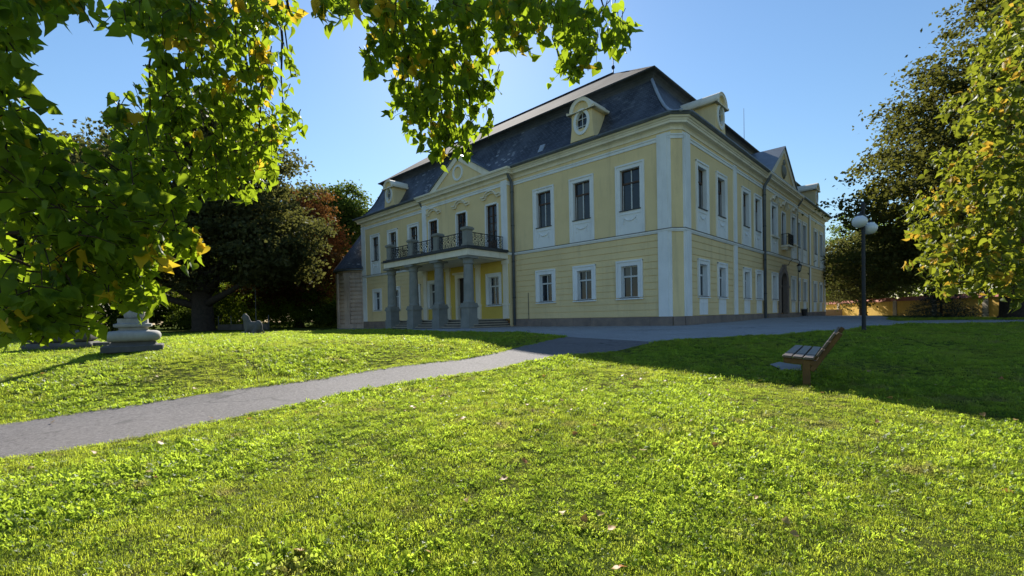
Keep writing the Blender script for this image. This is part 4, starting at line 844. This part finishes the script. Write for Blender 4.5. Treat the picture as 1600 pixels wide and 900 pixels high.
def linden(name, label, trunk_base, th, tr, clumps, leaf, nparts, hubs, lmat='linden_leaf', yel=.06):
    bx, by = trunk_base; bz_ = h1(bx, by); B0 = np.array((bx, by, bz_)); t = empty(name, (bx, by, bz_), label, 'tree')
    P = []; D = []; TN = []; S = []; br = MB(); tw = MB(); hub = [np.array(q)-B0 for q in hubs]
    for hnum, q in enumerate(hub):
        s = np.array((0,0,th*(.55+.1*hnum))); m1 = s+(q-s)*.5+np.array((0,0,.35)); br.tube([s, s+(q-s)*.25+np.array((0,0,.3)), m1, q], [tr*.42,tr*.32,tr*.2,tr*.08], 8)
    for (u, v, ru, rv, dist, n, yl) in clumps:
        c = at(u, v, dist)-B0; hs = hub[2:4] if (u > 190 and u < 490 and v < 290) else hub; q = min(hs, key=lambda w: np.linalg.norm(w-c)); e = c
        w_ = RNG.normal(0, .13, 3); br.tube([q, q+(e-q)*.3+w_+np.array((0,0,.08)), q+(e-q)*.62-w_*.8, q+(e-q)*.85+w_*.4, e], [.018,.013,.009,.006,.003], 6)
        for k in range(n):
            while True:
                a, b = RNG.uniform(-1, 1, 2)
                if a*a+b*b < 1: break
            o = at(u+a*ru, v+b*rv, dist*(1+np.clip(RNG.normal(0, .1), -.13, .2)))-B0
            d = o-q; d /= np.linalg.norm(d)+1e-9; d = d*.5+RNG.normal(0, .5, 3)+np.array((0,0,-.35)); d /= np.linalg.norm(d); L = RNG.uniform(.10, .24)*leaf/.1
            tw.tube([o-d*L*.9, o-d*L*.3+np.array((0,0,.01)), o+d*L*.5], [.0035,.0025,.0015], 4)
            ty = RNG.uniform() < (yl if yl else yel)
            for j in range(RNG.integers(4, 8)):
                f = RNG.uniform(-.7, .55); p_ = o+d*L*f+RNG.normal(0, .018, 3)
                out = np.cross(d, RNG.normal(size=3)); out /= np.linalg.norm(out)+1e-9; ax = out*.7+d*.5+np.array((0,0,-.45))+RNG.normal(0, .3, 3); ax /= np.linalg.norm(ax)
                P.append(p_); D.append(ax); S.append(leaf*RNG.uniform(.6, 1.15)); TN.append(RNG.uniform(.93, 1) if ty and RNG.uniform() < .8 else RNG.uniform(0, .88))
    P = np.array(P); D = np.array(D); S = np.array(S); TN = np.array(TN); N = len(P)
    nr = RNG.normal(size=(N, 3))+np.array((0, .25, .65)); nr -= (nr*D).sum(1)[:, None]*D; nr /= np.linalg.norm(nr, axis=1)[:, None]
    R = np.stack([np.cross(D, nr), D, nr], -1)
    W_ = P+B0; xi = W_[:, 0]/np.maximum(W_[:, 1], .1); sz = S/np.linalg.norm(W_, axis=1); sz[(np.abs(xi) > 1.1) | (W_[:, 1] < .5)] = 0
    big = np.argsort(-sz)[:nparts]; rest = np.setdiff1d(np.arange(N), big)
    V_ = []; F_ = []; TT = []; o_ = 0
    for vi, q in enumerate(LVS):
        rr = rest[vi::len(LVS)]; a_, b_ = scatter(q, LF, P[rr], R[rr]*np.array([RNG.uniform(.8, 1.1), 1, 1]), S[rr]); V_.append(a_); F_.append(b_+o_); o_ += len(a_); TT.append(np.repeat(TN[rr], len(LV)))
    V_ = np.vstack(V_); F_ = np.vstack(F_); TT = np.concatenate(TT)
    fo = obj('foliage', np_mesh('foliage', V_, F_, lmat, TT, True), t); fo['kind'] = 'stuff'
    var = {}
    for i in big:
        k = min(11, int(TN[i]*12)); 
        if k not in var:
            var[k] = np_mesh('leaf', LVS[(k*5) % len(LVS)], LF, lmat, np.full(len(LV), TN[i]), True)
        M = Matrix.Identity(4)
        for a in range(3):
            for b in range(3): M[a][b] = R[i, a, b]*S[i]
            M[a][3] = P[i, a]
        obj('leaf', var[k], t, M)
    tw.build('twigs', 'twig', t)['kind'] = 'stuff'; br.build('branches', 'twig', t, smooth=True)['kind'] = 'stuff'
    mb = MB(); mb.tube([(0,0,-.3),(0,0,.3),(.05,0,th*.4),(0,.08,th*.8),(.1,.1,th)], [tr*1.5,tr*1.1,tr,tr*.7,tr*.3], 14); mb.build('trunk', 'bark', t, smooth=True)
    return N
# clumps: picture-free world volumes given by direction, half-size and distance
CL = [(-5,60,42,80,2.4,30,0),(5,185,50,90,2.6,44,0),(45,275,75,70,2.9,54,0),(130,320,110,70,3.1,52,0),(215,290,85,65,3.5,46,0),(50,410,85,80,3.0,44,.1),(150,390,100,65,3.2,48,0),(225,375,70,48,3.5,34,0),(285,380,30,26,3.7,12,0),(70,478,85,34,3.2,40,0),(130,440,48,36,3.4,24,0),(212,428,28,30,3.5,14,0),(185,462,26,16,3.4,8,0),(212,466,28,14,3.45,12,0),
      (40,-4,60,12,2.6,10,0),(120,-2,50,12,2.7,9,0),(210,12,40,30,3.6,16,0),(250,20,60,40,3.8,28,0),(305,40,40,38,3.9,22,.75),(345,30,70,50,4.0,36,0),(430,22,40,45,4.2,22,0),(290,110,65,65,4.0,40,0),(375,120,60,65,4.2,40,0),(408,105,24,48,4.2,18,.8),(235,190,60,55,4.0,36,0),(310,190,75,55,4.1,44,0),(390,200,60,50,4.2,36,.1),(445,200,36,22,4.4,12,0),(375,270,55,36,4.2,28,0),(300,260,75,48,4.0,42,0),(405,255,28,40,4.2,14,0),(455,120,12,60,4.4,5,0),(235,130,30,25,3.9,8,0),(90,400,30,14,2.9,6,.9),(100,505,45,12,3.3,12,0),(25,512,40,14,3.2,12,0)]
linden('linden_tree', 'near linden branches with green and yellowing leaves filling the upper left', (-7.2, 1.0), 6.5, .3, [(a,b,c,d,e+(.45 if e < 3.05 else 0),int(n*1.12),y) for a,b,c,d,e,n,y in CL], .062, 300, [(-4.4,2.6,2.6),(-4.4,2.9,1.6),(-2.5,3.4,3.7),(-1.8,3.6,3.7),(-4.2,2.4,.8)])
CH_ = [(520,12,24,14,4.4,7,0),(560,8,30,14,4.4,8,0),(610,25,36,40,4.4,20,0),(600,80,30,28,4.4,10,0),(650,60,50,55,4.5,30,0),(655,110,30,35,4.5,14,.5),(710,60,50,60,4.5,34,0),(760,40,40,45,4.6,22,0),(690,130,75,45,4.5,38,0),(750,130,40,35,4.5,16,0),(640,150,36,32,4.5,14,0),(690,180,60,34,4.5,26,0),(640,190,30,25,4.5,8,0),(700,215,42,26,4.5,14,0),(735,190,30,24,4.5,8,0),(690,240,16,12,4.5,3,0),
       (820,25,28,34,4.6,16,.6),(870,30,45,36,4.6,24,0),(930,45,42,36,4.7,22,0),(970,60,18,26,4.7,7,0),(890,75,40,22,4.7,13,0),(880,105,24,22,4.7,7,0),(820,70,30,14,4.6,4,0),(905,105,18,16,4.7,4,0),(690,10,90,18,4.4,22,0),(850,5,80,12,4.5,12,0)]
linden('linden_tree', 'hanging linden spray with backlit leaves at the top centre before the sun', (-2.6,-3.2), 7.5, .32, [(a,b,c,d,e,int(n*1.2),y) for a,b,c,d,e,n,y in CH_], .08, 120, [(-.9,3.6,3.5),(.2,3.6,3.6),(-.6,3.4,3.9)])
CR = [(1590,60,30,60,8.0,30,0),(1560,100,50,50,8.2,40,0),(1590,170,40,60,8,44,0),(1545,200,45,45,8.2,46,0),(1585,260,40,50,7.8,48,.1),(1530,270,45,40,8,50,0),(1480,260,30,26,8.3,18,0),(1575,330,50,45,7.6,56,.1),(1510,330,50,40,7.9,56,.12),(1455,330,38,28,8.1,26,0),(1440,360,26,16,8.1,12,0),(1580,400,45,40,7.4,52,.12),(1515,395,45,32,7.7,46,.1),(1470,380,34,24,7.9,22,0),(1450,415,36,14,7.9,18,.15),(1490,430,36,16,7.7,18,.1),(1550,440,40,22,7.4,26,0),(1475,452,26,10,7.7,8,0),(1590,455,24,18,7.2,12,0),(1500,180,30,30,8.3,16,0),(1520,130,22,26,8.4,10,0),(1570,30,30,30,8.3,14,0)]
linden('linden_tree', 'sunlit yellow-green linden reaching in from the right edge', (10.6,5.2), 7, .3, [(a,b,c,d,e,int(n*1.7),y) for a,b,c,d,e,n,y in CR], .068, 150, [(8.4,6.2,1.2),(8.0,6.0,2.6),(7.9,5.8,3.8)], 'linden_leaf_pale', .1)

# ------------------------------------------------------------------ grass and weeds
def tuft_grass(n, rad, h0, h1_, w):
    V_ = []; F_ = []; tn = []
    for i in range(n):
        a = RNG.uniform(0, 2*math.pi); r = rad*math.sqrt(RNG.uniform()); x, y = r*math.cos(a), r*math.sin(a); b = RNG.uniform(0, 2*math.pi); L = RNG.uniform(h0, h1_); k = RNG.uniform(.15, 1.0); dx, dy = math.cos(b), math.sin(b); px_, py_ = -dy*w/2, dx*w/2; o = len(V_); tt = RNG.uniform()
        for f, ww in ((0,1),(.45,.9),(.8,.6)):
            X_ = x+dx*L*k*f*f; Y_ = y+dy*L*k*f*f; Z_ = L*f*(1-.35*k*f); V_ += [(X_+px_*ww,Y_+py_*ww,Z_),(X_-px_*ww,Y_-py_*ww,Z_)]
        V_.append((x+dx*L*k, y+dy*L*k, L*(1-.4*k))); F_ += [(o,o+1,o+3),(o,o+3,o+2),(o+2,o+3,o+5),(o+2,o+5,o+4),(o+4,o+5,o+6)]; tn += [tt]*7
    return np.array(V_), np.array(F_), np.array(tn)
def tuft_clover(n, rad, h0, h1_, s0, s1):
    V_ = []; F_ = []; tn = []
    for i in range(n):
        a = RNG.uniform(0, 2*math.pi); r = rad*math.sqrt(RNG.uniform()); c = np.array((r*math.cos(a), r*math.sin(a), RNG.uniform(h0, h1_))); tt = RNG.uniform(); s = RNG.uniform(s0, s1); a0 = RNG.uniform(0, 6.28); tl = RNG.normal(0, .8, 2)
        for k in range(3):
            b = a0+k*2.094; d = np.array((math.cos(b), math.sin(b), 0)); e = np.array((-d[1], d[0], 0)); o = len(V_)
            for q, w_ in ((.05,0),(.55,.42),(1,.28),(1,-.28),(.55,-.42)):
                v = d*q*s+e*w_*s; v[2] = v[0]*tl[0]+v[1]*tl[1]+.12*s*abs(w_)*2; V_.append(c+v)
            F_ += [(o,o+1,o+2),(o,o+2,o+3),(o,o+3,o+4)]; tn += [tt]*5
    return np.array(V_), np.array(F_), np.array(tn)
protos = []
for k in range(4): protos.append(np_mesh('grass_tuft', *tuft_grass(44, .10, .012, .036, .0045)[:2], 'grass_blade', None)); 
for k in range(2): protos.append(np_mesh('grass_tuft', *tuft_grass(30, .07, .025, .070, .0045)[:2], 'grass_blade', None))
for k in range(3): protos.append(np_mesh('clover_patch', *tuft_clover(30, .11, .006, .028, .008, .015)[:2], 'clover', None))
for k in range(2): protos.append(np_mesh('clover_patch', *tuft_clover(16, .10, .010, .038, .012, .021)[:2], 'clover', None))
for me in protos:
    n = len(me.vertices); a = me.attributes.new('tint', 'FLOAT', 'POINT'); a.data.foreach_set('value', np.repeat(RNG.uniform(0, 1, n//7+1), 7)[:n].astype(np.float32))
pc = bpy.data.collections.new('grass_prototypes')
for i, me in enumerate(protos): o = bpy.data.objects.new('grass_proto_%02d' % i, me); pc.objects.link(o)
def band(y0, y1, dens, sc):
    A = 1.25*(y1*y1-y0*y0)+3*(y1-y0); n = int(A*dens); y = np.sqrt(RNG.uniform(y0*y0, y1*y1, n)); x = RNG.uniform(-1, 1, n)*(1.22*y+.8); return x, y, np.full(n, sc)
parts_ = [band(1.6, 4.5, 360, .95), band(4.5, 8, 240, 1.05), band(8, 13, 140, 1.2), band(13, 21, 70, 1.5), band(21, 34, 26, 1.9)]
x = np.concatenate([q[0] for q in parts_]); y = np.concatenate([q[1] for q in parts_]); sc = np.concatenate([q[2] for q in parts_])
k = ~(inside(PATH, x, y) | inside(PLAZA, x, y) | inside(PAD, x, y)); x, y, sc = x[k], y[k], sc[k]
# a fringe of grass leaning over the path and plaza edges
def fringe(poly, step, w):
    q = np.array(poly); X_ = []
    for a, b in zip(q, q[1:]):
        n = max(1, int(np.linalg.norm(b-a)/step)); X_ += [a+(b-a)*i/n+RNG.normal(0, w, 2) for i in range(n)]
    return np.array(X_)
fr = np.vstack([fringe(PATH_NEAR[2:], .016, .045), fringe(PATH_FAR[2:], .02, .045), fringe(PLAZA[:9], .07, .04), fringe(PLAZA[-5:], .1, .05)])
x = np.r_[x, fr[:, 0]]; y = np.r_[y, fr[:, 1]]; sc = np.r_[sc, np.where(fr[:, 1] < 9, 1.0, 1.35)]
N = len(x); z = hgt(x, y)
gm = bpy.data.meshes.new('grass'); gm.vertices.add(N); gm.vertices.foreach_set('co', np.stack([x, y, z], -1).astype(np.float32).ravel())
a = gm.attributes.new('rot', 'FLOAT_VECTOR', 'POINT'); a.data.foreach_set('vector', np.stack([RNG.normal(0, .12, N), RNG.normal(0, .12, N), RNG.uniform(0, 6.28, N)], -1).astype(np.float32).ravel())
patch = np.sin(x*1.3+2*np.sin(y*.7))+np.sin(y*1.7+1.5*np.sin(x*.9))+RNG.normal(0, 1.7, N)
tall = np.sin(x*.8+y*1.1)+np.sin(x*2.1-y*.6)
a = gm.attributes.new('siz', 'FLOAT', 'POINT'); a.data.foreach_set('value', (sc*RNG.uniform(.6, 1.15, N)*(1+.2*tall)).astype(np.float32))
idx = np.where(patch > .9, RNG.choice([6,6,7,7,8,8,9,10], N), RNG.choice([0,0,1,1,2,2,3,3,4,5], N)); a = gm.attributes.new('pick', 'INT', 'POINT'); a.data.foreach_set('value', idx.astype(np.int32))
go = obj('grass', gm); go['kind'] = 'stuff'; go['label'] = 'short green grass and clover covering the lawns'; go['category'] = 'grass'
g = bpy.data.node_groups.new('grass_scatter', 'GeometryNodeTree'); g.interface.new_socket('Geometry', in_out='INPUT', socket_type='NodeSocketGeometry'); g.interface.new_socket('Geometry', in_out='OUTPUT', socket_type='NodeSocketGeometry')
gi = g.nodes.new('NodeGroupInput'); gout = g.nodes.new('NodeGroupOutput'); m2p = g.nodes.new('GeometryNodeMeshToPoints'); iop = g.nodes.new('GeometryNodeInstanceOnPoints'); ci = g.nodes.new('GeometryNodeCollectionInfo')
ci.inputs['Collection'].default_value = pc; ci.inputs['Separate Children'].default_value = True; ci.inputs['Reset Children'].default_value = True
def na(nm, ty): q = g.nodes.new('GeometryNodeInputNamedAttribute'); q.data_type = ty; q.inputs[0].default_value = nm; return q.outputs[0]
g.links.new(gi.outputs[0], m2p.inputs[0]); g.links.new(m2p.outputs[0], iop.inputs['Points']); g.links.new(ci.outputs[0], iop.inputs['Instance']); iop.inputs['Pick Instance'].default_value = True
g.links.new(na('pick', 'INT'), iop.inputs['Instance Index']); e2r = g.nodes.new('FunctionNodeEulerToRotation'); g.links.new(na('rot', 'FLOAT_VECTOR'), e2r.inputs[0]); g.links.new(e2r.outputs[0], iop.inputs['Rotation']); g.links.new(na('siz', 'FLOAT'), iop.inputs['Scale']); g.links.new(iop.outputs[0], gout.inputs[0])
md = go.modifiers.new('scatter', 'NODES'); md.node_group = g
# fallen leaves
fm = []
for k in range(6):
    q = LV.copy(); q[:, 2] += .25*(q[:, 0]**2)*(1 if k % 2 else -.6) + .12*np.sin(q[:, 1]*4+k); fm.append(np_mesh('fallen_leaf', q, LF, 'fallen_leaf', np.full(len(LV), (0, .15, .3, .5, .8, 1)[k]), True))
n = 0
while n < 130:
    yy = math.sqrt(RNG.uniform(2.2**2, 9.5**2)); xx = RNG.uniform(-1.05, 1.05)*yy*1.08
    if inside(np.array(PATH), np.array([xx]), np.array([yy]))[0] and n % 4: continue
    k = int(RNG.integers(0, 6)); s = RNG.uniform(.04, .072); M = T(xx, yy, h1(xx, yy)+.045+RNG.uniform(0, .02)) @ Matrix.Rotation(RNG.normal(0, .35), 4, 'X') @ Matrix.Rotation(RNG.normal(0, .35), 4, 'Y') @ rz(RNG.uniform(0, 6.28)) @ Matrix.Scale(s, 4)
    o = obj('fallen_leaf', fm[k], None, M)
    onp = bool(inside(np.array(PATH), np.array([xx]), np.array([yy]))[0]); far = yy > np.interp(xx, [q[0] for q in PATH_FAR], [q[1] for q in PATH_FAR]) and xx < 1
    where = 'on the asphalt path' if onp else ('in the left lawn beyond the path' if far else 'in the lawn before the path'); tone = 'pale yellow' if k < 3 else 'rusty brown'
    tag(o, tone + ' fallen leaf lying ' + where, 'leaf', tone + ' fallen leaves ' + where)
    n += 1
